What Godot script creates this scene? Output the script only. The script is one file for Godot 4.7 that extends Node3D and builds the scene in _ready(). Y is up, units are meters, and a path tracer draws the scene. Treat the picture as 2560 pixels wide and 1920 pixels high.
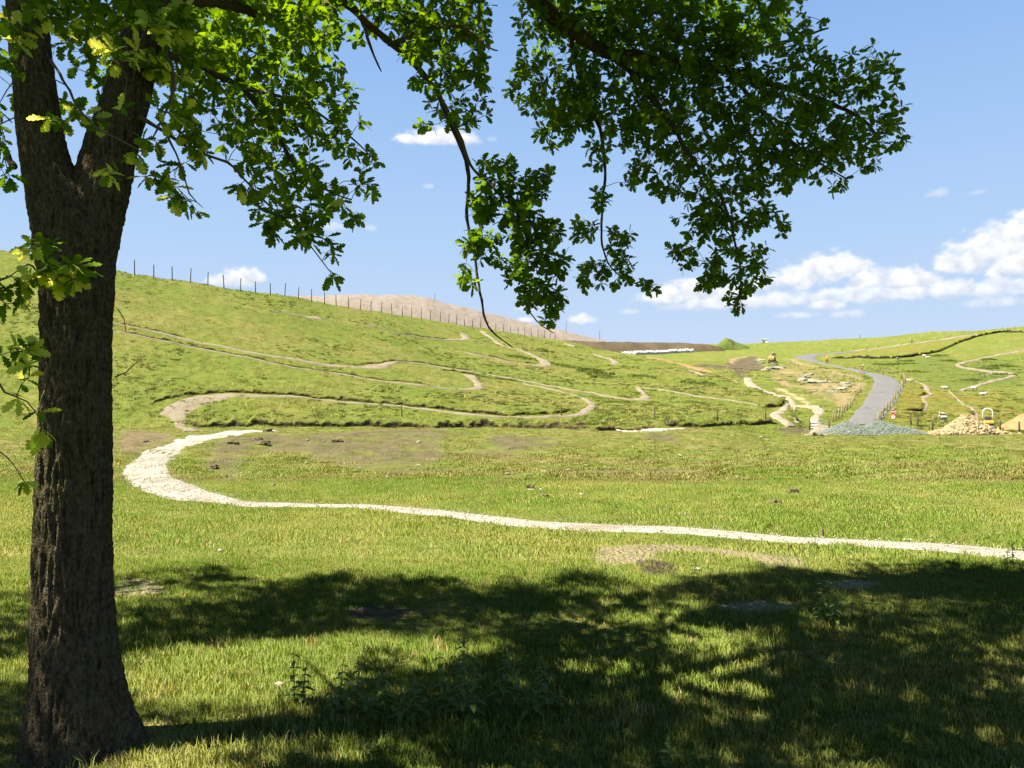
extends Node3D

const RIDGE_U: Array[float] = [-1.0851, -0.7865, -0.6371, -0.5953, -0.4893, -0.4002, -0.3325, -0.2787, -0.2200, -0.1528, -0.0851, -0.0333, 0.0204, 0.0617, 0.1070, 0.1623, 0.2096, 0.2588, 0.2857, 0.3141, 0.3435, 0.3634]
const RIDGE_DISTANCE: Array[float] = [100, 104, 108, 109, 115, 122, 128, 135, 145, 160, 180, 195, 210, 220, 197, 170, 150, 128, 116, 105, 93, 86]
const RIDGE_HEIGHT: Array[float] = [27.48, 25.15, 23.8, 23.3, 22.15, 21.88, 21.54, 21.76, 21.45, 22.07, 22.57, 22.86, 22.61, 22.3, 17.98, 14.12, 10.93, 7.78, 6.16, 4.68, 3.08, 0.3]
const RISE_U: Array[float] = [0.0617, 0.1593, 0.2837, 0.3883, 0.5007, 0.6371, 0.8561]
const RISE_TOP: Array[float] = [26.5, 28, 28.7, 30, 32.7, 35.2, 38]
const RISE_DISTANCE: Array[float] = [72, 90, 120, 150, 200, 250, 300, 340, 430, 520]
const RISE_HEIGHT: Array[float] = [0, 0.9, 4.2, 7.9, 14.6, 21.8, 30, 30.6, 24, -4]
# trails and roads as seen from above: left edge x, z, right edge x, z, ... in metres
const STRIPS := [
	["gravel_path", "gravel_white", [6.62, -9.06, 6.05, -8.28, 6.05, -9.56, 5.52, -8.74, 5.07, -10.16, 4.87, -9.51, 3.73, -10.83, 3.52, -10.22, 2.49, -11.56, 2.24, -10.94, 0.73, -12.31, 0.69, -11.56, -1.21, -13.59, -1.14, -12.79, -2.89, -14.57, -2.77, -13.94, -3.93, -15.04, -3.77, -14.44, -4.83, -15.32, -4.72, -14.57, -5.42, -15.85, -5.5, -14.9, -6.81, -17.75, -6.25, -15.11, -8.31, -20.31, -7.2, -16, -9.93, -23.56, -8.52, -17.95, -11.84, -28.06, -10.48, -21.38, -13.24, -31.94, -12.45, -25.62, -16.08, -40.52, -15.81, -34.31, -17.77, -48.02, -19.45, -45.47, -18.31, -54.2, -21.12, -53.67, -17.88, -57.11, -20.67, -57.76, -16.58, -59.16, -19.77, -60.74]],
	["hill_trail", "gravel_tan", [-23.05, -59.92, -25.27, -61.64, -29.07, -71.91, -30.13, -71.63, -29.41, -73.99, -32.65, -73.76, -29.05, -75.04, -32.63, -74.61, -28.31, -75.95, -32.07, -75.82, -27.23, -77.17, -31.34, -77.07, -26.13, -77.99, -30.19, -77.94, -23.51, -78.71, -27.12, -78.82, -20.05, -78.97, -22.26, -79.28, -16.51, -78.62, -17.12, -79.05, -11.44, -78.47, -11.51, -78.91, -6.93, -77.42, -6.98, -77.91, -3.22, -76.12, -3.25, -76.77, 0.38, -75.89, 0.38, -76.6, 1.76, -75.58, 1.6, -76.36, 3.96, -76.64, 3.82, -77.57, 6.31, -77.7, 5.47, -78.13, 7.79, -80.26, 7, -81.44, 8.83, -84.02, 7.99, -85.11, 8.79, -89.12, 7.87, -89.95, 7.64, -92.66, 7.16, -93.13, 5.78, -96.85, 5.59, -97.58, 3.6, -99.14, 3.64, -100.06, 1.31, -101.12, 1.32, -102.04]],
	["hill_trail", "gravel_tan", [-6.4, -101.85, -4.54, -103.46, -5.05, -97.82, -4.09, -98.42, -4.5, -94.29, -3.34, -94.22, -4.86, -91.76, -3.63, -91.49, -8.11, -90.44, -8.05, -89.81, -13.81, -90.31, -13.74, -89.85, -19.86, -90.14, -19.77, -89.75, -25.87, -89.77, -25.79, -89.49, -32.28, -90.62, -32.19, -90.37, -38.62, -91.12, -38.52, -90.89, -45.18, -91.01, -45.06, -90.77]],
	["hill_trail", "gravel_tan", [-46.41, -93.46, -46.26, -93.15, -41.8, -93.62, -41.65, -93.29, -35.29, -93.16, -35.11, -92.69, -28.81, -92.71, -28.63, -92.13, -22.84, -93.84, -22.63, -93.01, -18.11, -95.83, -17.93, -94.92, -17.21, -98.64, -15.35, -96.8, -14.72, -104.17, -14.51, -103.7, -12.68, -106.4, -12.61, -105.78, -7.95, -107.08, -7.89, -106.25, -1.61, -107.88, -1.6, -106.77, 3.52, -105.38, 3.48, -104.36, 7.06, -101.24, 6.98, -100.07, 9.8, -98.41, 9.69, -97.27, 12.2, -93.2, 12.03, -91.91, 14.15, -91.59, 14, -90.23, 15.55, -96.66, 15.68, -90.5, 15.93, -101.55, 16.34, -96.82, 15.93, -104.97, 16.83, -104.85]],
	["hill_trail", "gravel_tan", [16.94, -104.2, 17.35, -104.48, 19.76, -100.14, 20.19, -100.4, 21.87, -95.85, 22.29, -96.13, 24.61, -92.77, 24.98, -93.1, 27.36, -89.7, 27.73, -90.03]],
	["hill_trail", "gravel_tan", [-7.69, -181.84, -6.12, -182.14, -5.27, -170.22, -4.09, -170.44, -2.86, -156.53, -1.52, -156.91, 0.13, -150.73, 1.37, -151.38, 3.93, -143.22, 5.66, -143.73, 4.54, -134.58, 6.74, -134.6, 4.17, -128.19, 5.77, -127.37, 0.59, -124.98, 0.65, -124.38, -7.33, -126.82, -7.45, -126.33]],
	["hill_trail", "gravel_tan", [-10.72, -162.13, -8.72, -162.29, -10.04, -155.06, -8.25, -155.24, -9.42, -150.13, -7.65, -149.8, -11.55, -143.41, -11.05, -143.09, -19.37, -133.13, -19.01, -132.77, -24.21, -130.66, -24.03, -130.31]],
	["hill_trail", "gravel_tan", [17.19, -173.34, 18.19, -173.43, 18.65, -156.23, 19.85, -156.3, 18.51, -148.95, 20.09, -148.74, 17.07, -144.8, 18.39, -144.32]],
	["hill_trail", "gravel_tan", [12.97, -204.14, 14.15, -204.36, 14.82, -194.11, 16, -194.32]],
	["hill_trail", "gravel_tan", [-35.42, -117.43, -35.71, -117.71, -31.4, -121.46, -31.85, -121.86, -30.32, -122.27, -31.72, -123.05, -29.26, -124.27, -30.67, -125.02]],
	["hill_trail", "gravel_tan", [30.01, -136.69, 30.91, -136.7, 30.08, -132.02, 30.98, -132.03, 30.09, -127.66, 30.99, -127.66]],
	["ditch_track", "gravel_white", [7.41, -58.44, 7.78, -55.88, 9.12, -61.18, 8.8, -57.11, 12.16, -66.12, 11.17, -60.74, 15.3, -71.25, 14.41, -67.12]],
	["haul_track", "gravel_cream", [45.77, -158.97, 47.57, -158.95, 42.17, -145.56, 44.1, -145.56, 32.89, -104.68, 42.33, -130.79, 40.29, -120.97, 41.97, -121.54, 31.86, -92.93, 39.65, -111.48, 29.97, -88.79, 37.01, -105.21, 28.24, -85.81, 29.39, -85.87, 26.39, -82.58, 27.73, -82.87, 25.88, -79.16, 27.17, -79.64, 25.49, -74.93, 27.33, -77.15]],
	["haul_track", "gravel_cream", [40.14, -113.17, 37.62, -107.22, 39.88, -110.39, 38.16, -106.2, 41.16, -108.25, 37.93, -102.33, 39.86, -102.33, 36.73, -97.87, 36.29, -94.57, 34.66, -93.78, 33.61, -87.19, 32.3, -87.19, 32.35, -79.64, 29.49, -79.64, 25.48, -64.71, 23.1, -64.71]],
	["road", "asphalt", [32.88, -81.37, 40.6, -89.73, 41.2, -97.69, 47.07, -101.4, 50.91, -116.35, 56.61, -118.95, 62.72, -140.23, 67.89, -140.23, 69.13, -153.83, 72.74, -150.51, 72.93, -164.42, 75.19, -157.18, 74.23, -173.38, 76.37, -165.66, 75.7, -187.68, 76.69, -177.46, 77.14, -205.16, 77.23, -191.46, 77.17, -216.24, 79.67, -207.48, 78.44, -223.39, 83.15, -219.35, 82.31, -230.78, 87.39, -228.7, 88.8, -236.07, 90.38, -232.27, 96.66, -239.47, 95.2, -234.72, 104.76, -244.13, 102.78, -239.52]],
	["road", "gravel_tan", [103.61, -241.13, 102.68, -242.43, 114.56, -248.98, 113.67, -250.31, 130.96, -259.28, 130.12, -260.64, 148.68, -270.27, 147.85, -271.64, 162.61, -278.36, 161.8, -279.74]],
	["road_shoulder", "gravel_blue", [40.6, -89.73, 40.27, -88.22, 47.07, -101.4, 47.24, -100.92, 56.61, -118.95, 56.08, -116.99, 67.89, -140.23, 67.22, -137.86, 72.89, -150.51, 74.21, -152.15]],
	["right_trail", "gravel_tan", [143.51, -221.26, 141.82, -218.67, 139.81, -218.92, 138.04, -216.16, 126.82, -210.2, 124.86, -206.97, 117.22, -201.87, 115.25, -198.49, 109.68, -194.58, 107.69, -190.69, 104.57, -189.32, 105.01, -188.02, 101.14, -182.76, 103.07, -183.63, 99.98, -176.74, 102.05, -179.31, 100.86, -172.12, 103.16, -174.38, 102.29, -168.12, 105.51, -171.81, 101.47, -164.36, 105, -167.61, 97.72, -158.88, 101.48, -161.58, 93.33, -154.88, 92.86, -152.68, 84.15, -145.1, 83.41, -142.99, 74.02, -133.64, 73.44, -131.53]],
	["right_trail", "gravel_tan", [77.32, -154.95, 76.73, -153.08, 73.46, -143.75, 74.09, -144.13, 70.01, -136.5, 72.38, -139.13, 67.15, -129.96, 68.44, -131.53, 63.61, -122.61, 65.12, -124.29, 62.15, -121.92, 60.23, -117.63, 58.99, -115.47, 59.4, -114.77, 54.93, -107.57, 57.49, -110.72, 52.18, -102.87, 52.19, -101.76]],
	["right_trail", "gravel_tan", [72.58, -133.97, 72.52, -133.15, 63.92, -114.77, 64.33, -114.77, 58.25, -101.76, 59.26, -102.87, 54.03, -94.15, 54.72, -94.15]],
	["sand_track", "sand", [39.71, -244.15, 38.85, -229.08, 41.84, -226.69, 39.69, -209.46, 43.76, -208.92, 40.91, -193.09, 44.57, -194.35, 41.06, -177.15, 43.81, -175.77, 41.11, -163.35, 43.35, -162.31, 40.87, -151.34, 42.46, -152.18, 40.87, -145.22]],
]
# cut banks: kind, height, then x, z of the foot
const BANKS := [
	[0, 0.6, [-28.75, -71.91, -28.04, -71.35, -26.25, -71.29, -23.75, -71.46, -22.17, -71.56, -19.53, -71.31, -16.48, -71.3, -14.1, -71.43, -11.52, -71.35, -8.29, -71.15, -6, -70.45, -3.66, -71.17, -1.07, -71.19]],
	[0, 0.5, [-1.06, -71.37, 1.72, -69.21, 4, -67.12, 5.39, -63.79]],
	[0, 0.3, [5.9, -59.92, 7.85, -60.74, 9.96, -62.64, 12.01, -67.12]],
	[0, 0.5, [13.54, -71.67, 15.06, -72.11, 17.93, -72.12, 20.97, -74.01, 23.32, -75.67, 25.25, -76.6]],
	[0, 0.32, [-33.83, -75.21, -33.29, -76.01, -32.43, -76.64, -31.52, -77.5, -30.3, -78.21, -27.22, -79.12, -22.36, -79.63, -17.34, -79.55, -11.57, -79.32, -7.03, -78.45, -3.27, -77.38, 0.38, -77.28, 2.33, -77.96, 4.74, -79.37, 6.09, -81.59]],
	[0, 0.2, [-20.07, -95.84, -18.26, -96.63, -16.56, -100.65, -14.84, -104.76, -12.76, -107.07, -8.04, -108.27, -5.39, -108.15]],
	[0, 0.18, [-44.62, -91.16, -38.69, -91.3, -32.38, -90.89, -25.96, -90.07, -19.96, -90.61, -13.9, -90.85, -9.98, -91.1]],
	[0, 0.22, [-9.33, -103.96, -4.41, -104.03, 1.02, -102.8]],
	[0, 0.18, [-46.02, -93.97, -41.93, -93.9, -38.44, -93.87]],
	[0, 0.22, [0.64, -128.57, 4.16, -128.49]],
	[0, 0.22, [12.45, -94.33, 14.07, -92.7]],
	[0, 0.18, [-19.3, -133.73, -11.41, -144.66]],
	[0, 0.18, [-7.31, -127.32, 0.31, -125.64]],
	[0, 0.2, [-0.85, -169.65, 3.3, -165.49]],
	[0, 0.45, [27.6, -88.04, 29.09, -89.24, 31.18, -92.81, 39.57, -115.72]],
	[1, 0.75, [86.1, -216.91, 92.24, -212.46, 100.45, -209.61, 106.75, -212.72, 118.99, -224.46, 138.95, -251.31, 154.93, -269.15, 167.3, -279.61, 173.34, -281.72, 179.75, -276.9]],
	[1, 0.5, [69.31, -136.5, 70.72, -137.9]],
	[1, 0.55, [61.85, -122.88, 62.65, -122.88, 64.59, -125.15]],
	[1, 0.5, [49.78, -101.98, 51.5, -101.76, 53.29, -104.58, 55.99, -109.44]],
	[1, 0.6, [52.97, -93.68, 53.77, -94.15, 56, -97.55]],
]
# outlines of bare or different ground: kind, softness of the edge, then x, z
const PATCHES := [
	["cutting", 2, [64.04, -203.52, 70.22, -199.18, 68.71, -176.05, 66.21, -155.37, 61.31, -142.35, 51.09, -123.28, 46.13, -116.1, 46.95, -128.19, 48.11, -142.35, 52.35, -162.56]],
	["earth", 1, [61.12, -227.02, 66.68, -235.99, 71.44, -234.01, 65.03, -212.39, 61.05, -195.21, 54.91, -177.23, 50.96, -175.2, 46.6, -160.79, 44.37, -157.2, 49.5, -180.16, 49.81, -186.73]],
	["earth", 1, [46.67, -203.48, 50.42, -203.05, 52.95, -196.75, 49.88, -185.36, 44.61, -194.51]],
	["tan", 1, [60.44, -223.7, 65.48, -233.32, 72.09, -237.61, 64, -226.53, 56.42, -205.26]],
	["tan", 1, [56.55, -172.54, 62.19, -181.32, 62.69, -173.24, 60.54, -167.75, 57.56, -167.87, 55.68, -169.39]],
	["tan", 1, [52.36, -160.7, 53.88, -162.53, 51.28, -146.39, 52.24, -140.79, 53.52, -139.27, 58.38, -148.93, 59.26, -145.56, 55.82, -137.78, 53.6, -137.78, 50.77, -132.13, 48.06, -123.28, 47.82, -124.47, 50.29, -133.5, 50.36, -139.27, 48.78, -142.35, 50.68, -153.79]],
	["tan", 1, [51.35, -124.47, 60.91, -142.35, 66.97, -153.75, 69.39, -165.76, 67.86, -165.85, 69.55, -178.19, 70.91, -199.01, 75.77, -222.01, 75.92, -215.3, 72.67, -195.62, 71.85, -175.58, 70.16, -162.09, 66.99, -152.16, 61.57, -140.79, 53.28, -125.69, 47.23, -113.74, 44.23, -108.25, 47.22, -116.1]],
	["cream", 1, [45.13, -137.78, 46.17, -137.78, 44.24, -125.69, 42.39, -114.91, 41.33, -111.48, 41.3, -114.91, 43.67, -128.19]],
	["tan", 1.5, [50.19, -125.69, 52.6, -126.93, 47.12, -113.74, 44.55, -109.31, 47.39, -117.32]],
	["scrub", 2, [68.48, -199.62, 69.55, -178.19, 66.37, -162.23, 64.4, -152.16, 60.91, -148.93, 61.06, -162.39, 60.77, -170.18, 62.18, -183.83]],
	["dry", 3, [84.23, -212.81, 81.06, -186.78, 80.08, -167.23, 77.47, -159.18, 73.52, -149.71, 66.24, -136.5, 54.83, -115.47, 48.02, -102.87, 43.28, -92.76, 42.94, -86.83, 50.57, -92.76, 53.18, -93.68, 61.3, -110.08, 71.07, -131.53, 75.03, -149.71, 78, -159.17, 82.32, -176.01, 83.98, -198.65]],
	["dry", 4, [71.07, -131.53, 61.3, -110.08, 56.49, -97.55, 56.83, -92.76, 65.51, -102.87, 78.12, -122.61, 71.63, -121.23, 72.42, -128.42]],
	["lush", 4, [87.68, -200.43, 104.63, -208.51, 113.27, -211.47, 110.65, -190.59, 131.28, -205.62, 96.66, -151.58, 77.2, -133.15, 73, -136.5, 77.86, -155.33, 82.32, -176.01]],
	["dry2", 4, [88.49, -227.43, 97.5, -224.55, 113.23, -225.58, 142.91, -261.11, 159.4, -274.21, 146.81, -268.2, 111.29, -243.59, 89.22, -229.29]],
	["soil", 1, [-17.44, -35.84, -27.21, -55.88, -29.65, -63.79, -24.44, -55.88, -21.76, -52.14, -19.44, -44.23, -15.05, -32.26]],
	["soil2", 2, [-16.15, -43.45, -19.15, -53.04, -16.85, -51.26, -15.9, -54.97, -11.89, -59.64, -6.38, -71.39, -3.88, -43.45, -2.35, -26.33, -3.09, -21.32, -4.69, -23.56, -5.72, -26.33, -9.34, -34.45, -11.46, -37.33, -13.81, -43.45, -9.02, -26.33, -6.68, -20.35, -7.01, -19.46, -9.09, -23.56, -12.11, -31.99]],
	["soil2", 2, [-2.27, -56.98, 0.27, -52.93, 2.66, -49.49, 1.66, -35.75, -0.12, -31.92, -1.31, -33.1]],
	["soil2", 1, [8.83, -55.88, 10.44, -53.87, 10.32, -47.9, 8.69, -44.85, 8.26, -49.49]],
	["soil2", 0.6, [10.1, -38.04, 11.25, -39.66, 14.02, -39.2, 13.21, -36.93, 10.87, -36.04, 9.7, -36.04]],
	["soil2", 0.5, [-0.46, -21.29, 0, -22.24, 0.76, -21.29, 0.7, -20.55, -0.26, -20.55]],
	["soil2", 0.5, [1.56, -22.92, 2.26, -23.84, 3.76, -23.84, 4.91, -23.22, 4.65, -22.35, 3.2, -22.92, 1.92, -22.35]],
	["soil2", 1, [24.78, -74.51, 29.92, -80.8, 27.92, -74.27, 24.61, -70.05, 24.63, -72.43]],
	["sandy", 0.12, [0.81, -8.91, 1.04, -9.76, 1.58, -10.13, 2.02, -10.09, 2.48, -9.84, 2.75, -9.59, 3.24, -9.21, 3.24, -8.73, 2.96, -8.36, 2.6, -8.49, 2.58, -9.06, 2.33, -9.36, 1.82, -9.48, 1.51, -8.84, 1.06, -8.43]],
	["earthd", 0.1, [1.29, -8.69, 1.59, -9.1, 1.78, -8.69, 1.61, -7.94, 1.31, -8.06]],
	["sandy", 0.1, [2.87, -7.55, 3.29, -7.91, 3.54, -7.75, 3.23, -7.35, 2.86, -7.25]],
	["sandy", 0.08, [1.64, -6.73, 1.91, -6.94, 2.46, -6.81, 2.3, -6.5, 1.8, -6.42]],
	["sandy", 0.1, [-3.94, -8.09, -3.67, -8.09, -3.19, -7.61, -3.14, -7.21, -3.62, -7.26]],
	["earthd", 0.1, [-1.48, -6.8, -1.21, -7.05, -0.75, -6.8, -0.87, -6.5, -1.3, -6.41]],
	["straw", 0.12, [-1.96, -4.3, -1.81, -4.3, -1.54, -4.14, -1.54, -3.9, -1.72, -3.9]],
]
const RIDGE_POSTS: Array[float] = [-66.16, -108.68, -54.97, -116.31, -53.02, -118.2, -51.06, -120.02, -49.03, -121.82, -47.1, -123.73, -45.24, -125.53, -43.31, -127.32, -41.57, -129.5, -39.89, -131.93, -38.16, -134.3, -36.6, -136.96, -35.03, -139.79, -33.41, -142.55, -31.88, -145.06, -30.33, -148.52, -28.78, -151.79, -27.29, -154.75, -25.72, -157.71, -24.13, -160.83, -22.58, -164.62, -21.09, -168.07, -19.46, -171.66, -17.86, -174.99, -16.03, -178.64, -14.38, -181.73, -12.82, -184.53, -11.09, -187.53, -9.37, -190.4, -7.64, -193.21, -5.83, -196.01, -4.03, -198.65, -2.18, -201.28, -0.34, -203.83, 1.54, -206.38, 3.3, -208.71, 5.09, -210.91, 6.88, -212.89, 8.67, -214.83, 10.28, -216.55, 11.72, -218.07]
const FOOT_POSTS: Array[float] = [-10.25, -74.95, 4.76, -77.24, 13.52, -76.15, 19.24, -75.41, 24.77, -78.58]
const ROAD_POSTS: Array[float] = [79.13, -175.98, 78.91, -172.84, 77.9, -168.43, 78.26, -166.97, 77.98, -164.18, 76.61, -158.02, 75.92, -155.47, 74.19, -151.33, 71.04, -145.22, 67.08, -137.86, 63.1, -130.51, 59.53, -123.91, 56.16, -117.64, 52.82, -111.48, 49.57, -105.42, 46.82, -100.45, 44.32, -95.93, 42.27, -92.2, 39.84, -87.48]
const VERGE_POSTS: Array[float] = [56.6, -130.51, 52.44, -122.06, 49.36, -115.72, 46.97, -110.9, 44.76, -106.47, 42.68, -102.38, 40.92, -99.05, 39.49, -96.36, 38.29, -94.24, 37.14, -92.2, 36.19, -90.63]
const SAND_POSTS: Array[float] = [65.42, -152.16, 65.54, -153.84, 65.94, -156.42, 66.86, -161.83, 66.63, -172.05, 67.17, -188.04, 68.18, -193.68, 67.19, -193.88]
const TRACK_POSTS: Array[float] = [96.8, -242.76, 100.73, -244.64, 106.34, -249.38, 110.93, -250.51, 115.68, -253.18, 124.4, -256.1, 135.66, -265.08, 143.18, -269.62, 148.65, -272.22, 161.19, -280.52, 178.25, -291, 180.23, -291.27, 182.84, -291.49]
const YARD_POSTS: Array[float] = [39.44, -75.5, 41.01, -81.37, 41.66, -83.98, 45.44, -74.96, 46.94, -74.43]
const SHEEP: Array[float] = [107.83, -209.79, 105.67, -203.82, 97.8, -203.51, 71.95, -133.48, 75.1, -130.43, 71.86, -122.33, 49.54, -92.58, 47.79, -89.17]
const CYCLISTS: Array[float] = [77.51, -197.28, 73.45, -168.35, 129.49, -259.51]
const BOLLARD: Array[float] = [34.5, -83.31]
const SIGN: Array[float] = [42.54, -89.73]
const BOULDERS: Array[float] = [66.49, -215.17, 64.53, -206.33, 56.79, -179.46, 59.01, -184.25, 59.04, -181.69, 62.36, -189.12, 61.35, -183.94, 62.68, -186.36, 64.22, -197.56, 55.34, -153.78, 59.07, -162.42, 59.83, -162.41, 61.69, -166.14, 57.43, -157.12, 54.64, -147.23, 57.06, -152.17, 59.02, -155.42, 57.25, -148.93, 59.51, -152.17, 51.46, -129.47, 54.26, -134.9, 54.9, -134.9, 56.73, -137.78, 58.14, -139.27, 60.08, -145.56, 61.12, -146.39, 28.65, -81.93, 30.21, -85.02, 28.41, -80.61, 32.59, -90.75, 39.89, -105.21, 32.6, -85.84, 77.11, -156.28, 76.6, -154.39, 94.59, -161.17, 98.8, -165.78]
const FIELD_STONES: Array[float] = [-11.02, -47.21, -6.87, -26.97, -4.64, -24.53, -2.92, -25.22, -5.4, -18.27, -5.29, -45.69, -11.96, -47.21, -5.08, -24.87, -3.14, -20.35, 1.94, -29.3, 2.57, -30.5, 2.39, -26.13, 1.63, -23.4, -0.12, -22.07, 6.4, -32.15, 6.55, -31.36, 6.67, -29.99, 6.04, -25.91, 5.88, -21.04, 2.78, -12.97, 14.12, -60.95, 14.39, -54.52, 15.4, -56.23, 14.98, -45.85, 17.7, -55.83, 17.87, -57.86, 0.4, -17.27, 0.62, -17.27, 1.4, -16.26, 0.94, -22.92, 26.18, -56.04, 27.78, -57.85, 45.49, -72.96, 45.12, -71.47, 32.23, -57.85, -3.39, -9.4, -1.37, -4.8, 1.91, -8.32]
const EARTH_CLODS: Array[float] = [-13.34, -43.45, -15.08, -47.99, -15.06, -43.45, -9.76, -44.94, -8.94, -24.2, -10.82, -34.45, -17.35, -57.12, -20.56, -45.24, 6.12, -72.61, 6.38, -71.13, 14.23, -72.69, 0.38, -17.89, 0.62, -15.7, 5.84, -16.72, 4.97, -15.17, 1.44, -8.72, -1.24, -6.7, 22.27, -58.6]
const TUFT_SPOTS: Array[float] = [8.94, -134.51, 9.77, -131.44, 10.64, -129.41, 11.87, -129.43, 12.55, -125.99, 13.49, -123.74, 13.93, -120.77, 0.68, -136.9, 1.55, -137.44, 6.38, -160.79, 19.76, -121.51, 27.01, -116.44, 27.25, -113.62, 88.13, -192.08, 91.36, -192.5, 93.05, -191.96, 97.88, -198.67, 86.68, -172.1, 112.48, -211.77, 107.7, -197.77, 118.84, -198.88, 109.53, -181.65, 105.25, -177.9, 112.04, -182.41, 100.24, -166.3, 100.57, -164.39, 88.17, -153.79]
const BAGS: Array[float] = [38.37, -248, 39.16, -248.4, 39.96, -248.8, 40.75, -249.2, 41.55, -249.6, 42.35, -250, 43.15, -250.4, 43.95, -250.8, 44.76, -251.2, 45.57, -251.6, 46.38, -252, 47.19, -252.4, 48.01, -252.8, 48.83, -253.2, 49.65, -253.6, 50.47, -254, 51.3, -254.4, 52.12, -254.8, 52.95, -255.2, 53.79, -255.6, 54.62, -256, 55.46, -256.4, 56.3, -256.8, 57.14, -257.2, 57.98, -257.6, 37.94, -249, 37.22, -250.2, 36.5, -251.4, 35.76, -252.6, 35.02, -253.8, 34.27, -255, 33.51, -256.2, 32.74, -257.4, 31.97, -258.6, 31.18, -259.8, 30.39, -261, 29.58, -262.2, 28.77, -263.4]
const NETTLES: Array[float] = [-0.28, -4.63, 0.4, -0.19, -4.3, 0.36, -0.34, -4.36, 0.33, -0.46, -4.3, 0.28, -0.09, -4.47, 0.34, 0.02, -4.41, 0.34, 0.11, -4.36, 0.3, 0.2, -4.47, 0.28, -1.2, -4.5, 0.3, -0.95, -4.47, 0.27, -0.83, -4.36, 0.3, -0.74, -4.3, 0.27, -0.69, -4.47, 0.24, 5.14, -8.43, 0.3, 5.27, -8.54, 0.26, 2.36, -6.14, 0.33, 2.4, -6.03, 0.36, 2.62, -6.26, 0.3, 2.69, -6.08, 0.3, 1.64, -7.38, 0.25, -0.96, -4.36, 0.2, -0.58, -4.24, 0.25, 2.44, -6.44, 0.28, 0.74, -3.79, 0.12]
const OAK_TRUNK: Array[float] = [-2.065, -0.100, -3.950, 0.331, -2.076, -0.012, -3.950, 0.286, -2.096, 0.120, -3.950, 0.252, -2.108, 0.252, -3.950, 0.228, -2.126, 0.474, -3.950, 0.203, -2.138, 0.696, -3.950, 0.190, -2.143, 1.032, -3.950, 0.180, -2.141, 1.370, -3.950, 0.176, -2.140, 1.711, -3.950, 0.167, -2.145, 2.053, -3.950, 0.168, -2.147, 2.283, -3.950, 0.180, -2.170, 2.468, -3.950, 0.196, -2.238, 2.653, -3.950, 0.159, -2.296, 2.792, -3.950, 0.128, -2.336, 2.932, -3.950, 0.114, -2.382, 3.213, -3.950, 0.102, -2.431, 3.505, -3.970, 0.098, -2.486, 3.855, -4.000, 0.093, -2.552, 4.348, -4.050, 0.085, -2.681, 5.100, -4.150, 0.071, -2.924, 6.185, -4.250, 0.047, -3.315, 7.810, -4.450, 0.021]
const OAK_FORK: Array[float] = [-2.136, 2.191, -3.950, 0.130, -2.115, 2.426, -3.970, 0.142, -2.090, 2.666, -4.000, 0.145, -2.066, 2.840, -4.030, 0.135, -2.037, 3.014, -4.050, 0.125, -1.991, 3.274, -4.100, 0.112, -1.961, 3.542, -4.150, 0.104, -1.928, 3.816, -4.200, 0.104, -1.870, 4.252, -4.250, 0.094, -1.811, 5.026, -4.450, 0.079, -1.809, 6.428, -4.750, 0.057, -1.892, 8.458, -5.150, 0.025]
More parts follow.
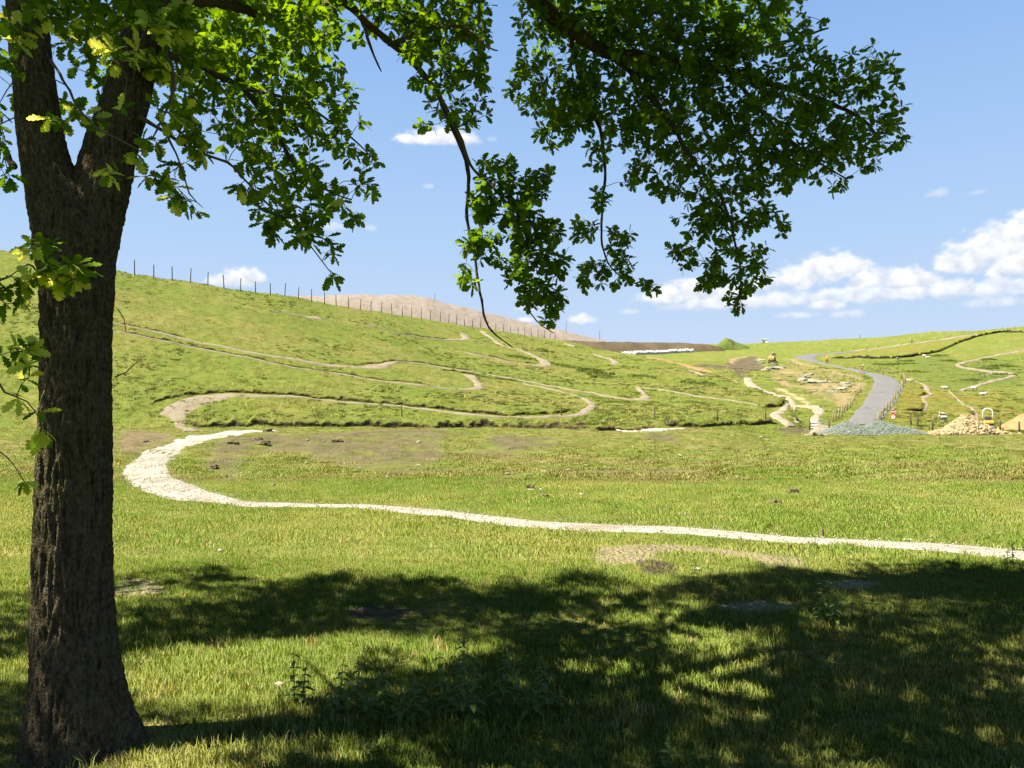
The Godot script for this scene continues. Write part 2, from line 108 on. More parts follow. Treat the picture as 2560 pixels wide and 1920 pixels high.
# limbs of the oak: x, y, z, radius, ...
const OAK_LIMBS := [
	[-1.937, 3.792, -4.250, 0.038, -1.814, 3.969, -4.500, 0.036, -1.709, 4.104, -4.800, 0.037, -1.620, 4.187, -5.100, 0.036, -1.501, 4.237, -5.350, 0.037, -1.368, 4.481, -5.600, 0.038, -1.237, 4.607, -5.750, 0.036, -1.085, 4.512, -5.850, 0.031, -0.893, 4.412, -5.950, 0.029, -0.712, 4.250, -6.050, 0.026, -0.574, 4.073, -6.100, 0.024, -0.471, 3.856, -6.150, 0.021, -0.372, 3.654, -6.200, 0.020, -0.339, 3.399, -6.200, 0.016, -0.346, 3.144, -6.200, 0.014, -0.295, 2.853, -6.200, 0.012, -0.244, 2.564, -6.200, 0.011, -0.199, 2.341, -6.150, 0.009, -0.121, 2.217, -6.150, 0.007, 0.007, 2.116, -6.100, 0.004],
	[-0.712, 4.250, -6.050, 0.017, -0.512, 3.961, -6.000, 0.015, -0.386, 3.712, -5.950, 0.014, -0.313, 3.468, -5.900, 0.012, -0.158, 3.312, -5.900, 0.012, 0.014, 3.056, -5.850, 0.010, 0.114, 2.738, -5.800, 0.008, 0.081, 2.468, -5.800, 0.007, 0.180, 2.293, -5.750, 0.005, 0.296, 2.193, -5.750, 0.003],
	[-1.368, 4.481, -5.600, 0.031, -1.221, 4.910, -6.000, 0.031, -0.913, 5.341, -6.300, 0.054, -0.412, 5.559, -6.600, 0.076, 0.057, 5.365, -6.900, 0.076, 0.509, 5.043, -7.000, 0.068, 0.849, 4.871, -7.100, 0.061, 1.232, 4.839, -7.150, 0.055, 1.662, 4.789, -7.200, 0.049, 2.012, 4.755, -7.250, 0.040, 2.452, 4.646, -7.300, 0.032, 2.854, 4.536, -7.350, 0.026, 3.217, 4.402, -7.400, 0.018, 3.451, 4.183, -7.400, 0.010],
	[0.849, 4.871, -7.100, 0.037, 1.082, 4.604, -7.000, 0.030, 1.316, 4.273, -6.950, 0.026, 1.505, 3.927, -6.900, 0.021, 1.692, 3.628, -6.850, 0.017, 1.829, 3.426, -6.850, 0.015, 1.911, 3.054, -6.800, 0.011, 1.946, 2.736, -6.800, 0.008, 1.904, 2.459, -6.800, 0.004],
	[0.509, 5.043, -7.000, 0.028, 0.607, 4.754, -7.200, 0.025, 0.704, 4.474, -7.250, 0.021, 0.827, 4.192, -7.300, 0.019, 0.859, 3.847, -7.300, 0.015, 0.824, 3.503, -7.300, 0.013, 0.843, 3.118, -7.300, 0.010, 0.948, 2.905, -7.300, 0.008, 1.243, 2.756, -7.300, 0.004],
	[1.662, 4.789, -7.200, 0.028, 2.171, 5.020, -7.500, 0.025, 2.682, 5.249, -7.700, 0.019, 3.131, 5.436, -7.800, 0.010],
	[2.012, 4.755, -7.250, 0.024, 2.298, 4.247, -7.100, 0.019, 2.607, 3.936, -7.050, 0.013, 2.952, 3.693, -7.000, 0.007],
	[1.232, 4.839, -7.150, 0.028, 1.470, 5.288, -7.500, 0.025, 1.806, 5.716, -7.800, 0.020, 2.138, 6.110, -8.000, 0.016],
	[-0.893, 4.412, -5.950, 0.017, -0.599, 4.452, -5.800, 0.015, -0.355, 4.403, -5.700, 0.013, -0.184, 4.220, -5.600, 0.008, -0.102, 4.187, -5.600, 0.005],
	[-1.120, 4.547, -5.850, 0.015, -1.041, 4.314, -5.800, 0.012, -0.965, 4.127, -5.800, 0.005],
	[-2.007, 3.612, -4.300, 0.029, -1.957, 3.697, -4.600, 0.024, -1.883, 3.747, -4.900, 0.021, -1.749, 3.713, -5.100, 0.019, -1.629, 3.569, -5.200, 0.017, -1.502, 3.356, -5.300, 0.015, -1.390, 3.215, -5.350, 0.012, -1.245, 3.135, -5.400, 0.008, -1.087, 3.071, -5.400, 0.005],
	[-1.749, 3.713, -5.100, 0.013, -1.568, 3.733, -5.300, 0.012, -1.369, 3.715, -5.500, 0.011, -1.197, 3.621, -5.600, 0.008, -1.017, 3.455, -5.700, 0.005],
	[-1.884, 3.115, -4.000, 0.013, -1.785, 3.056, -4.100, 0.010, -1.676, 3.008, -4.250, 0.009, -1.562, 2.990, -4.350, 0.008, -1.493, 2.917, -4.450, 0.006, -1.339, 2.760, -4.550, 0.006, -1.204, 2.621, -4.650, 0.005, -1.079, 2.468, -4.700, 0.003],
	[-1.785, 3.056, -4.100, 0.007, -1.711, 2.886, -4.100, 0.005, -1.661, 2.741, -4.100, 0.004, -1.588, 2.669, -4.100, 0.002],
	[-1.900, 3.666, -4.200, 0.015, -1.780, 3.421, -4.100, 0.012, -1.744, 3.254, -4.050, 0.010, -1.766, 3.091, -4.000, 0.006, -1.789, 2.979, -3.950, 0.004],
	[-2.218, 3.310, -3.800, 0.008, -2.013, 3.070, -3.600, 0.006, -1.825, 2.866, -3.450, 0.005, -1.679, 2.787, -3.400, 0.004, -1.578, 2.727, -3.400, 0.003],
	[-2.477, 2.839, -3.950, 0.019, -2.761, 3.091, -4.200, 0.016, -3.148, 3.438, -4.500, 0.015, -3.679, 3.961, -4.800, 0.013],
	[-2.242, 2.257, -3.800, 0.006, -2.184, 2.286, -3.600, 0.004, -2.203, 2.205, -3.500, 0.003, -2.290, 2.156, -3.450, 0.002],
	[-2.269, 1.967, -3.200, 0.007, -2.098, 1.800, -3.200, 0.005, -2.021, 1.690, -3.200, 0.004, -1.928, 1.653, -3.200, 0.003, -1.880, 1.588, -3.200, 0.002],
	[-2.145, 1.506, -3.200, 0.004, -2.034, 1.460, -3.200, 0.003, -1.977, 1.396, -3.200, 0.002, -1.939, 1.341, -3.200, 0.002],
	[-1.920, 1.787, -3.880, 0.004, -1.857, 1.815, -3.860, 0.003, -1.782, 1.867, -3.840, 0.002],
	[-1.921, 2.120, -3.900, 0.003, -1.890, 2.070, -3.900, 0.002, -1.880, 2.014, -3.900, 0.002],
]
# where its leaves hang: x, y, z, radius, depth, leaf area per area
const OAK_SPRAYS := [
	[0.31, 5.13, -7.1, 0.35, 0.55, 2.3],
	[0.73, 5.09, -7.1, 0.39, 0.55, 2.3],
	[1.23, 5.13, -7.1, 0.43, 0.55, 2.3],
	[1.73, 5.11, -7.1, 0.43, 0.55, 2.3],
	[2.1, 5.09, -7.1, 0.33, 0.55, 2.3],
	[2.35, 5.22, -7.1, 0.16, 0.55, 2.3],
	[0.14, 4.56, -7.1, 0.25, 0.55, 2.3],
	[0.52, 4.5, -7.1, 0.35, 0.55, 2.3],
	[0.97, 4.5, -7.1, 0.43, 0.55, 2.3],
	[1.47, 4.63, -7.1, 0.43, 0.55, 2.3],
	[1.97, 4.58, -7.1, 0.43, 0.55, 2.3],
	[2.43, 4.65, -7.1, 0.33, 0.55, 2.3],
	[2.76, 4.5, -7.1, 0.29, 0.55, 2.3],
	[3.09, 4.67, -7.1, 0.25, 0.55, 2.3],
	[3.26, 4.5, -7.1, 0.2, 0.55, 2.3],
	[3.31, 4.2, -7.1, 0.18, 0.55, 2.3],
	[3.31, 3.99, -7.1, 0.12, 0.55, 2.3],
	[3, 4.08, -7.1, 0.29, 0.55, 2.3],
	[2.59, 4.12, -7.1, 0.37, 0.55, 2.3],
	[2.13, 4.08, -7.1, 0.39, 0.55, 2.3],
	[1.63, 4.12, -7.1, 0.39, 0.55, 2.3],
	[1.22, 4.12, -7.1, 0.29, 0.55, 2.3],
	[0.31, 4.14, -7.1, 0.16, 0.55, 2.3],
	[0.56, 4.29, -7.1, 0.22, 0.55, 2.3],
	[2.64, 5.05, -7.1, 0.16, 0.5, 1.5],
	[3.04, 3.74, -7.1, 0.13, 0.5, 1.5],
	[2.83, 3.87, -7.1, 0.18, 0.5, 1.5],
	[0.75, 3.92, -7, 0.16, 0.35, 1.7],
	[0.79, 3.55, -7, 0.12, 0.35, 1.7],
	[1.08, 3.75, -7, 0.16, 0.35, 1.7],
	[1.36, 3.67, -7, 0.22, 0.35, 1.7],
	[1.69, 3.59, -7, 0.26, 0.35, 1.7],
	[2.01, 3.63, -7, 0.26, 0.35, 1.7],
	[2.34, 3.71, -7, 0.22, 0.35, 1.7],
	[2.63, 3.88, -7, 0.2, 0.35, 1.7],
	[1.6, 3.3, -7, 0.22, 0.35, 1.7],
	[1.89, 3.26, -7, 0.26, 0.35, 1.7],
	[2.17, 3.34, -7, 0.18, 0.35, 1.7],
	[2.4, 3.26, -7, 0.11, 0.35, 1.7],
	[1.52, 3.01, -7, 0.18, 0.35, 1.7],
	[1.84, 2.93, -7, 0.22, 0.35, 1.7],
	[2.09, 2.97, -7, 0.18, 0.35, 1.7],
	[1.76, 2.75, -7, 0.15, 0.35, 1.7],
	[2, 2.69, -7, 0.16, 0.35, 1.7],
	[2.17, 2.81, -7, 0.11, 0.35, 1.7],
	[1.96, 2.55, -7, 0.08, 0.35, 1.7],
	[0.66, 3.31, -7.3, 0.16, 0.25, 1.6],
	[0.99, 3.22, -7.3, 0.18, 0.25, 1.6],
	[0.74, 2.91, -7.3, 0.19, 0.25, 1.6],
	[1.01, 2.93, -7.3, 0.18, 0.25, 1.6],
	[1.24, 2.78, -7.3, 0.12, 0.25, 1.6],
	[0.65, 2.8, -7.3, 0.12, 0.25, 1.6],
	[-0.09, 3.35, -5.9, 0.22, 0.3, 2.2],
	[0.15, 3.33, -5.9, 0.18, 0.3, 2.2],
	[-0.21, 3.17, -5.9, 0.17, 0.3, 2.2],
	[0.08, 3.03, -5.9, 0.25, 0.3, 2.2],
	[0.27, 2.97, -5.9, 0.16, 0.3, 2.2],
	[-0.23, 2.86, -5.9, 0.18, 0.3, 2.2],
	[0.05, 2.74, -5.9, 0.25, 0.3, 2.2],
	[0.32, 2.72, -5.9, 0.14, 0.3, 2.2],
	[-0.33, 2.62, -5.9, 0.11, 0.3, 2.2],
	[0.15, 2.52, -5.9, 0.17, 0.3, 2.2],
	[0.32, 2.45, -5.9, 0.12, 0.3, 2.2],
	[0.29, 2.33, -5.9, 0.07, 0.3, 2.2],
	[-1.13, 4.61, -5.9, 0.17, 0.4, 1.8],
	[-0.78, 4.61, -5.9, 0.25, 0.4, 1.8],
	[-0.51, 4.54, -5.9, 0.25, 0.4, 1.8],
	[-0.26, 4.57, -5.9, 0.17, 0.4, 1.8],
	[-0.71, 4.26, -5.9, 0.17, 0.4, 1.8],
	[-0.47, 4.17, -5.9, 0.18, 0.4, 1.8],
	[-0.23, 4.13, -5.9, 0.11, 0.4, 1.8],
	[-0.61, 4.01, -5.9, 0.12, 0.4, 1.8],
	[-0.4, 3.89, -5.9, 0.18, 0.4, 1.8],
	[-0.19, 3.94, -5.9, 0.09, 0.4, 1.8],
	[-0.64, 3.71, -5.9, 0.07, 0.4, 1.8],
	[-2.16, 4.22, -5.2, 0.3, 0.7, 1.8],
	[-1.85, 4.22, -5.2, 0.33, 0.7, 1.8],
	[-1.54, 4.16, -5.2, 0.27, 0.7, 1.8],
	[-1.3, 4.06, -5.2, 0.21, 0.7, 1.8],
	[-1.18, 4.25, -5.2, 0.15, 0.7, 1.8],
	[-2.09, 3.85, -5.2, 0.27, 0.7, 1.8],
	[-1.84, 3.75, -5.2, 0.28, 0.7, 1.8],
	[-1.54, 3.79, -5.2, 0.28, 0.7, 1.8],
	[-1.27, 3.72, -5.2, 0.19, 0.7, 1.8],
	[-1.05, 3.68, -5.2, 0.11, 0.7, 1.8],
	[-1.66, 3.45, -5.2, 0.21, 0.7, 1.8],
	[-1.38, 3.48, -5.2, 0.22, 0.7, 1.8],
	[-1.14, 3.42, -5.2, 0.16, 0.7, 1.8],
	[-0.93, 3.28, -5.2, 0.08, 0.7, 1.8],
	[-1.47, 3.17, -5.2, 0.21, 0.7, 1.8],
	[-1.23, 3.12, -5.2, 0.16, 0.7, 1.8],
	[-1.02, 3.22, -5.2, 0.11, 0.7, 1.8],
	[-2.05, 3.57, -5.2, 0.18, 0.7, 1.8],
	[-1.32, 2.77, -4.5, 0.16, 0.3, 1.6],
	[-1.09, 2.76, -4.5, 0.16, 0.3, 1.6],
	[-0.88, 2.73, -4.5, 0.07, 0.3, 1.6],
	[-1.19, 2.6, -4.5, 0.13, 0.3, 1.6],
	[-1.01, 2.56, -4.5, 0.1, 0.3, 1.6],
	[-1.06, 2.43, -4.5, 0.07, 0.3, 1.6],
	[-1.35, 2.67, -4.5, 0.11, 0.3, 1.6],
	[-1.54, 2.91, -4.5, 0.12, 0.3, 1.6],
	[-1.51, 3.09, -4.5, 0.13, 0.3, 1.6],
	[-1.82, 2.96, -4.1, 0.1, 0.25, 1.8],
	[-1.64, 3.01, -4.1, 0.12, 0.25, 1.8],
	[-1.81, 2.81, -4.1, 0.1, 0.25, 1.8],
	[-1.68, 2.69, -4.1, 0.08, 0.25, 1.8],
	[-1.6, 2.61, -4.1, 0.05, 0.25, 1.8],
	[-1.74, 3.15, -4.1, 0.12, 0.25, 1.8],
	[-1.81, 3.37, -4.1, 0.14, 0.25, 1.8],
	[-1.72, 3.57, -4.1, 0.17, 0.25, 1.8],
	[-3.17, 4.77, -6.3, 0.36, 0.5, 1.7],
	[-2.8, 4.81, -6.3, 0.36, 0.5, 1.7],
	[-2.43, 4.81, -6.3, 0.36, 0.5, 1.7],
	[-2.02, 4.85, -6.3, 0.33, 0.5, 1.7],
	[-1.69, 4.81, -6.3, 0.25, 0.5, 1.7],
	[-2.98, 4.47, -6.3, 0.29, 0.5, 1.7],
	[-2.53, 4.51, -6.3, 0.33, 0.5, 1.7],
	[-2.16, 4.51, -6.3, 0.33, 0.5, 1.7],
	[-1.72, 4.47, -6.3, 0.25, 0.5, 1.7],
	[-1.5, 4.85, -6.3, 0.22, 0.5, 1.7],
	[-1.08, 4.9, -6.4, 0.22, 0.4, 1.6],
	[-0.77, 4.75, -6.4, 0.22, 0.4, 1.6],
	[-0.4, 4.9, -6.4, 0.22, 0.4, 1.6],
	[-0.25, 4.63, -6.4, 0.15, 0.4, 1.6],
	[-0.59, 4.56, -6.4, 0.18, 0.4, 1.6],
	[0.42, 5.57, -7.6, 0.31, 0.4, 1.6],
	[0.96, 5.52, -7.6, 0.35, 0.4, 1.6],
	[1.54, 5.57, -7.6, 0.35, 0.4, 1.6],
	[2.07, 5.52, -7.6, 0.35, 0.4, 1.6],
	[2.47, 5.34, -7.6, 0.26, 0.4, 1.6],
	[2.65, 5.52, -7.6, 0.18, 0.4, 1.6],
	[-2.5, 3.86, -4.6, 0.21, 0.5, 1.7],
	[-2.34, 3.92, -4.6, 0.21, 0.5, 1.7],
	[-2.47, 3.62, -4.6, 0.13, 0.5, 1.7],
	[-2.52, 3.37, -4.6, 0.1, 0.5, 1.7],
	[-2.95, 3.48, -4.6, 0.13, 0.5, 1.7],
	[-3.06, 3.75, -4.6, 0.24, 0.5, 1.7],
	[-2.1, 3.38, -3.45, 0.1, 0.15, 1.7],
	[-2.2, 3.15, -3.45, 0.08, 0.15, 1.7],
	[-1.9, 3.38, -3.45, 0.1, 0.15, 1.7],
	[-1.65, 3.38, -3.45, 0.1, 0.15, 1.7],
	[-2.15, 3.28, -3.45, 0.1, 0.15, 1.7],
	[-2, 3.36, -3.45, 0.1, 0.15, 1.7],
	[-1.69, 3.15, -3.45, 0.08, 0.15, 1.7],
	[-1.77, 3.3, -3.45, 0.09, 0.15, 1.7],
	[-1.99, 2.91, -3.45, 0.08, 0.15, 1.7],
	[-1.85, 2.89, -3.45, 0.07, 0.15, 1.7],
	[-1.76, 2.65, -3.45, 0.07, 0.15, 1.7],
	[-1.73, 2.95, -3.45, 0.05, 0.15, 1.7],
	[-1.62, 2.74, -3.45, 0.05, 0.15, 1.7],
	[-1.57, 3.34, -3.45, 0.12, 0.15, 1.7],
	[-2.21, 2.78, -3.45, 0.07, 0.15, 1.7],
	[-2.18, 2.62, -3.45, 0.06, 0.15, 1.7],
	[-2.31, 2.91, -3.45, 0.12, 0.15, 1.7],
	[-1.97, 2.31, -3.4, 0.09, 0.15, 2],
	[-1.84, 2.21, -3.4, 0.09, 0.15, 2],
	[-1.96, 2.19, -3.4, 0.08, 0.15, 2],
	[-2.1, 2.19, -3.4, 0.08, 0.15, 2],
	[-2.16, 2.11, -3.4, 0.07, 0.15, 2],
	[-2.28, 2.19, -3.4, 0.12, 0.15, 2],
	[-1.95, 1.86, -3.2, 0.08, 0.12, 1.7],
	[-2.01, 1.88, -3.2, 0.07, 0.12, 1.7],
	[-1.88, 1.78, -3.2, 0.07, 0.12, 1.7],
	[-1.98, 1.69, -3.2, 0.05, 0.12, 1.7],
	[-1.85, 1.65, -3.2, 0.05, 0.12, 1.7],
	[-2.15, 1.86, -3.2, 0.11, 0.12, 1.7],
	[-1.91, 1.54, -3.2, 0.04, 0.05, 1.2],
	[-1.92, 1.3, -3.2, 0.04, 0.05, 1.2],
]
# cumulus puffs: bearing, elevation, half width, half height (degrees), thickness
const CLOUDS := [
	[-6.9, 19.0, 1.37, 0.46, 1.00], [-5.4, 19.3, 1.90, 0.72, 1.00], [-3.5, 19.1, 1.38, 0.56, 1.00], [-19.9, 8.9, 1.35, 0.42, 0.90], [-18.8, 9.2, 1.46, 0.79, 1.00], [-18.0, 9.3, 0.98, 0.67, 0.90],
	[10.9, 8.3, 1.93, 0.96, 0.95], [13.2, 8.5, 2.22, 1.08, 1.00], [15.3, 8.2, 1.88, 0.94, 0.90], [21.9, 9.6, 2.36, 1.30, 1.00], [19.9, 9.1, 1.81, 1.08, 1.00], [17.8, 9.0, 1.53, 0.80, 0.90],
	[24.2, 8.8, 1.73, 0.86, 0.95], [26.3, 8.5, 2.24, 0.95, 0.95], [28.7, 7.8, 2.44, 0.76, 0.80], [24.4, 7.8, 5.74, 0.75, 0.75], [16.0, 7.7, 5.60, 0.68, 0.70], [31.0, 10.0, 2.62, 1.26, 1.00],
	[32.4, 10.9, 1.92, 1.23, 1.00], [29.5, 9.3, 1.88, 0.91, 1.00], [33.1, 9.1, 2.53, 1.52, 1.00], [34.8, 11.3, 2.21, 1.47, 1.00], [31.9, 7.7, 3.62, 0.77, 0.70], [37.3, 9.4, 2.57, 1.40, 1.00],
	[21.6, 7.3, 1.33, 0.53, 0.85], [19.6, 6.7, 1.51, 0.30, 0.50], [22.9, 6.6, 1.17, 0.35, 0.50], [31.1, 6.9, 2.09, 0.42, 0.50], [5.1, 6.8, 0.98, 0.46, 0.90], [8.4, 7.3, 1.04, 0.26, 0.55],
	[1.6, 7.6, 1.98, 0.53, 0.30], [1.0, 6.8, 1.06, 0.26, 0.80], [28.1, 13.8, 0.82, 0.36, 0.50], [30.3, 13.6, 0.58, 0.16, 0.35], [-6.0, 16.0, 0.43, 0.23, 0.45], [-10.1, 13.0, 0.42, 0.29, 0.35],
	[-15.2, 13.0, 1.88, 0.44, 0.70], [-12.6, 13.0, 1.27, 0.38, 0.50], [-1.5, 19.2, 0.46, 0.20, 0.25],
]

const EYE := 1.6
const SUN_ELEVATION := 59.0
var rng := RandomNumberGenerator.new()
var bumps := FastNoiseLite.new()
var mottle := FastNoiseLite.new()
var clump := FastNoiseLite.new()
var taken := {}
var M := {}
var occupied := {}
var lips: Array[Vector3] = []
var to_sun := Vector3.ZERO

func _ready() -> void:
	rng.seed = 20190527
	bumps.seed = 3
	bumps.frequency = 0.16
	bumps.fractal_octaves = 3
	mottle.seed = 11
	mottle.frequency = 0.05
	mottle.fractal_octaves = 4
	clump.seed = 21
	clump.frequency = 0.45
	clump.fractal_octaves = 3
	camera_and_light()
	materials()
	ground()
	spoil_and_banks()
	trails()
	cut_banks()
	oak()
	grasses()
	posts_and_fences()
	yard()
	valley()
	people_and_sheep()
	field_details()
	nettles()

# ------------------------------------------------------------------ camera, sky, sun
func camera_and_light() -> void:
	var cam := Camera3D.new()
	cam.name = "camera"
	cam.fov = 51.09
	cam.far = 6000.0
	cam.near = 0.05
	cam.position = Vector3(0, EYE, 0)
	cam.rotation.x = atan(80.0 / 2009.0)
	add_child(cam)
	cam.current = true
	var turn := deg_to_rad(-12.0)
	var el := deg_to_rad(SUN_ELEVATION)
	to_sun = Vector3(-cos(el) * cos(turn), sin(el), -cos(el) * sin(turn))
	var sun := DirectionalLight3D.new()
	sun.name = "sun"
	sun.light_energy = 1.6
	sun.light_color = Color(1.0, 0.955, 0.87)
	sun.light_angular_distance = 0.5
	sun.shadow_enabled = true
	sun.look_at_from_position(Vector3.ZERO, -to_sun, Vector3.FORWARD)
	add_child(sun)
	var we := WorldEnvironment.new()
	we.name = "surroundings"
	var env := Environment.new()
	env.background_mode = Environment.BG_SKY
	env.tonemap_mode = Environment.TONE_MAPPER_LINEAR
	env.tonemap_exposure = 5.7
	env.sdfgi_enabled = true
	env.ssao_enabled = true
	env.ssil_enabled = true
	var sky := Sky.new()
	var pm := PanoramaSkyMaterial.new()
	pm.panorama = ImageTexture.create_from_image(sky_image())
	sky.sky_material = pm
	env.sky = sky
	env.background_energy_multiplier = 0.178
	we.environment = env
	add_child(we)

func sky_color(el: float) -> Color:
	var stops := [[0.0, Color(0.66, 0.78, 0.93)], [5.0, Color(0.58, 0.72, 0.93)], [12.0, Color(0.455, 0.65, 0.94)], [20.0, Color(0.35, 0.555, 0.90)], [28.0, Color(0.255, 0.46, 0.84)], [50.0, Color(0.12, 0.29, 0.70)], [90.0, Color(0.085, 0.22, 0.58)]]
	for i in stops.size() - 1:
		if el <= stops[i + 1][0]:
			var t: float = clampf((el - stops[i][0]) / (stops[i + 1][0] - stops[i][0]), 0, 1)
			var a: Color = stops[i][1]
			return a.lerp(stops[i + 1][1], t)
	return stops[-1][1]

func sky_image() -> Image:
	var w := 4096
	var h := 2048
	var im := Image.create_empty(w, h, false, Image.FORMAT_RGBAH)
	for y in h:
		var el := 90.0 - (y + 0.5) * 180.0 / h
		im.fill_rect(Rect2i(0, y, w, 1), sky_color(maxf(el, 0.0)))
	var n := FastNoiseLite.new()
	n.seed = 5
	n.frequency = 0.55
	n.fractal_octaves = 5
	n.fractal_gain = 0.55
	var fine := FastNoiseLite.new()
	fine.seed = 15
	fine.frequency = 1.6
	fine.fractal_octaves = 3
	var puffs: Array = CLOUDS.duplicate()
	var r := RandomNumberGenerator.new()
	r.seed = 77
	for c in 26:                      # the same kind of fair-weather cumulus goes on all round
		var az := r.randf_range(44.0, 316.0)
		var el := r.randf_range(3.0, 15.0)
		var s := r.randf_range(0.6, 1.6)
		for k in 6:
			puffs.append([wrapf(az + r.randf_range(-5, 5) * s, -180, 180), el + r.randf_range(-0.6, 0.9) * s, r.randf_range(1.6, 3.4) * s, r.randf_range(0.6, 1.4) * s, r.randf_range(0.7, 1.0)])
	# gather puffs that touch, so that each pixel is worked out once
	var cells := {}
	for p in puffs:
		var y0 := int((90.0 - (p[1] + p[3] * 1.5)) / 180.0 * h)
		var y1 := int((90.0 - maxf(p[1] - p[3] * 1.2, 0.2)) / 180.0 * h)
		var x0 := int(floor((p[0] - p[2] * 1.4) / 360.0 * w))
		var x1 := int(ceil((p[0] + p[2] * 1.4) / 360.0 * w))
		for y in range(y0, y1 + 1):
			var el := 90.0 - (y + 0.5) * 180.0 / h
			for x in range(x0, x1 + 1):
				var az := (x + 0.5) * 360.0 / w
				var dx: float = (az - p[0]) / p[2]
				var dy: float = (el - p[1]) / p[3]
				if dy < 0:
					dy *= 1.7
				var d := 1.0 - sqrt(dx * dx + dy * dy)
				if d < -0.45:
					continue
				var key := Vector2i(x, y)
				var had = cells.get(key)
				if had == null:
					cells[key] = [d, float(p[4]), dy]
				elif d * p[4] > had[0] * had[1]:
					cells[key] = [maxf(d, had[0]), maxf(float(p[4]), had[1] * clampf(had[0] * 3.0 + 0.4, 0, 1)), maxf(dy, had[2] - 0.5)]
	for key in cells:
		var c: Array = cells[key]
		var az: float = (key.x + 0.5) * 360.0 / w
		var el: float = 90.0 - (key.y + 0.5) * 180.0 / h
		var f: float = c[0] + n.get_noise_2d(az, el * 1.6) * 0.55 + fine.get_noise_2d(az, el * 1.5) * 0.18 + 0.15
		var a: float = smoothstep(-0.04, 0.58 if c[1] > 0.6 else 0.8, f) * c[1]
		if a <= 0.003:
			continue
		var lump := n.get_noise_2d(az * 1.3 + 40.0, el * 2.2 - (0.25 if c[2] > 0 else 0.0))
		var lit: float = clampf(0.55 + 0.38 * c[2] + lump * 0.8, 0.0, 1.0)
		var col := Color(0.66, 0.73, 0.86).lerp(Color(1.12, 1.11, 1.08), lit)
		var px := posmod(key.x, w)
		im.set_pixel(px, key.y, im.get_pixel(px, key.y).lerp(col, a))
	return im

# ------------------------------------------------------------------ helpers
func numbered(called: String) -> String:
	var n: int = taken.get(called, 0)
	taken[called] = n + 1
	return called if n == 0 else "%s_%03d" % [called, n]

func tag(o: Node, label: String, category: String, group := "", kind := "") -> Node:
	if label: o.set_meta("label", label)
	if category: o.set_meta("category", category)
	if group: o.set_meta("group", group)
	if kind: o.set_meta("kind", kind)
	return o

func thing(called: String, label: String, category: String, at: Vector3, turn := 0.0, group := "") -> Node3D:
	var o := Node3D.new()
	o.name = numbered(called)
	add_child(o)
	o.position = at
	o.rotation.y = turn
	tag(o, label, category, group)
	return o

func place(called: String, mesh: Mesh, mat: Material, parent: Node = null, at := Vector3.ZERO) -> MeshInstance3D:
	var o := MeshInstance3D.new()
	o.name = called if parent else numbered(called)
	o.mesh = mesh
	o.material_override = mat
	o.position = at
	(parent if parent else self).add_child(o, true)
	return o

func ordinal(i: int) -> String:
	var ones := ["first", "second", "third", "fourth", "fifth", "sixth", "seventh", "eighth", "ninth", "tenth", "eleventh", "twelfth", "thirteenth", "fourteenth", "fifteenth", "sixteenth", "seventeenth", "eighteenth", "nineteenth"]
	var tens := ["twenty", "thirty", "forty", "fifty"]
	var tenths := ["twentieth", "thirtieth", "fortieth", "fiftieth"]
	if i < 19:
		return ones[i]
	var n := i + 1
	return tenths[n / 10 - 2] if n % 10 == 0 else tens[n / 10 - 2] + "-" + ones[n % 10 - 1]

func interp(x: float, xs: Array[float], ys: Array[float]) -> float:
	if x <= xs[0]: return ys[0]
	for i in range(1, xs.size()):
		if x <= xs[i]:
			return lerpf(ys[i - 1], ys[i], (x - xs[i - 1]) / (xs[i] - xs[i - 1]))
	return ys[-1]

func lin(r: float, g: float, b: float) -> Color:
	return Color(r, g, b).linear_to_srgb()

# ------------------------------------------------------------------ the lie of the land
# Flat pasture, a hill on the left whose edge drops towards the valley, a long rise on the right.
var col_ridge_h := 0.0
var col_ridge_d := 0.0
var col_top := 0.0
var col_u := 0.0

func column(u: float) -> void:
	col_u = u
	col_ridge_h = interp(u, RIDGE_U, RIDGE_HEIGHT)
	var last: float = RIDGE_U[-1]
	if u > last:
		col_ridge_h *= maxf(0.0, 1.0 - (u - last) / 0.01)
	col_ridge_d = interp(u, RIDGE_U, RIDGE_DISTANCE)
	col_top = interp(u, RISE_U, RISE_TOP)

func column_height(d: float) -> float:
	var h := 0.5 * smoothstep(38.0, 66.0, d) * (1.0 - smoothstep(0.25, 0.32, col_u)) * (1.0 - smoothstep(80.0, 120.0, d))
	if d < 71.0:
		return h
	var b := interp(d, RISE_DISTANCE, RISE_HEIGHT)
	var k := 0.5 * smoothstep(150.0, 250.0, d)
	if d > 250.0:
		k = 0.5 + 0.5 * (d - 250.0) / 50.0
	if d > 300.0:
		k = 1.0 - smoothstep(380.0, 520.0, d)
	b = (b + (col_top - 30.0) * k) * (0.8 + 0.2 * smoothstep(0.05, 0.16, col_u))
	var t := (d - 71.0) / (col_ridge_d - 71.0)
	var a := 0.0
	if t > 0.0:
		a = col_ridge_h * (t + 0.1 * t * (1.0 - t) if t <= 1.0 else 1.0 + 0.9 * (t - 1.0) - 9.0 * (t - 1.0) * (t - 1.0))
	return h + maxf(maxf(a, b), -5.0 if d > 300.0 else 0.0)

func bump(x: float, z: float, d: float) -> float:
	var k := clampf(d / 60.0, 0.0, 1.0)
	var rough := smoothstep(24.0, 34.0, d) * (1.0 - smoothstep(60.0, 67.0, d)) * 0.16
	if rough > 0.0:
		rough *= clump.get_noise_2d(x * 1.2, z * 1.2)
	return rough + bumps.get_noise_2d(x, z) * (0.05 + 0.13 * k) + mottle.get_noise_2d(x, z) * 0.5 * smoothstep(60.0, 140.0, d) * (1.0 - 0.6 * smoothstep(100, 200, d))

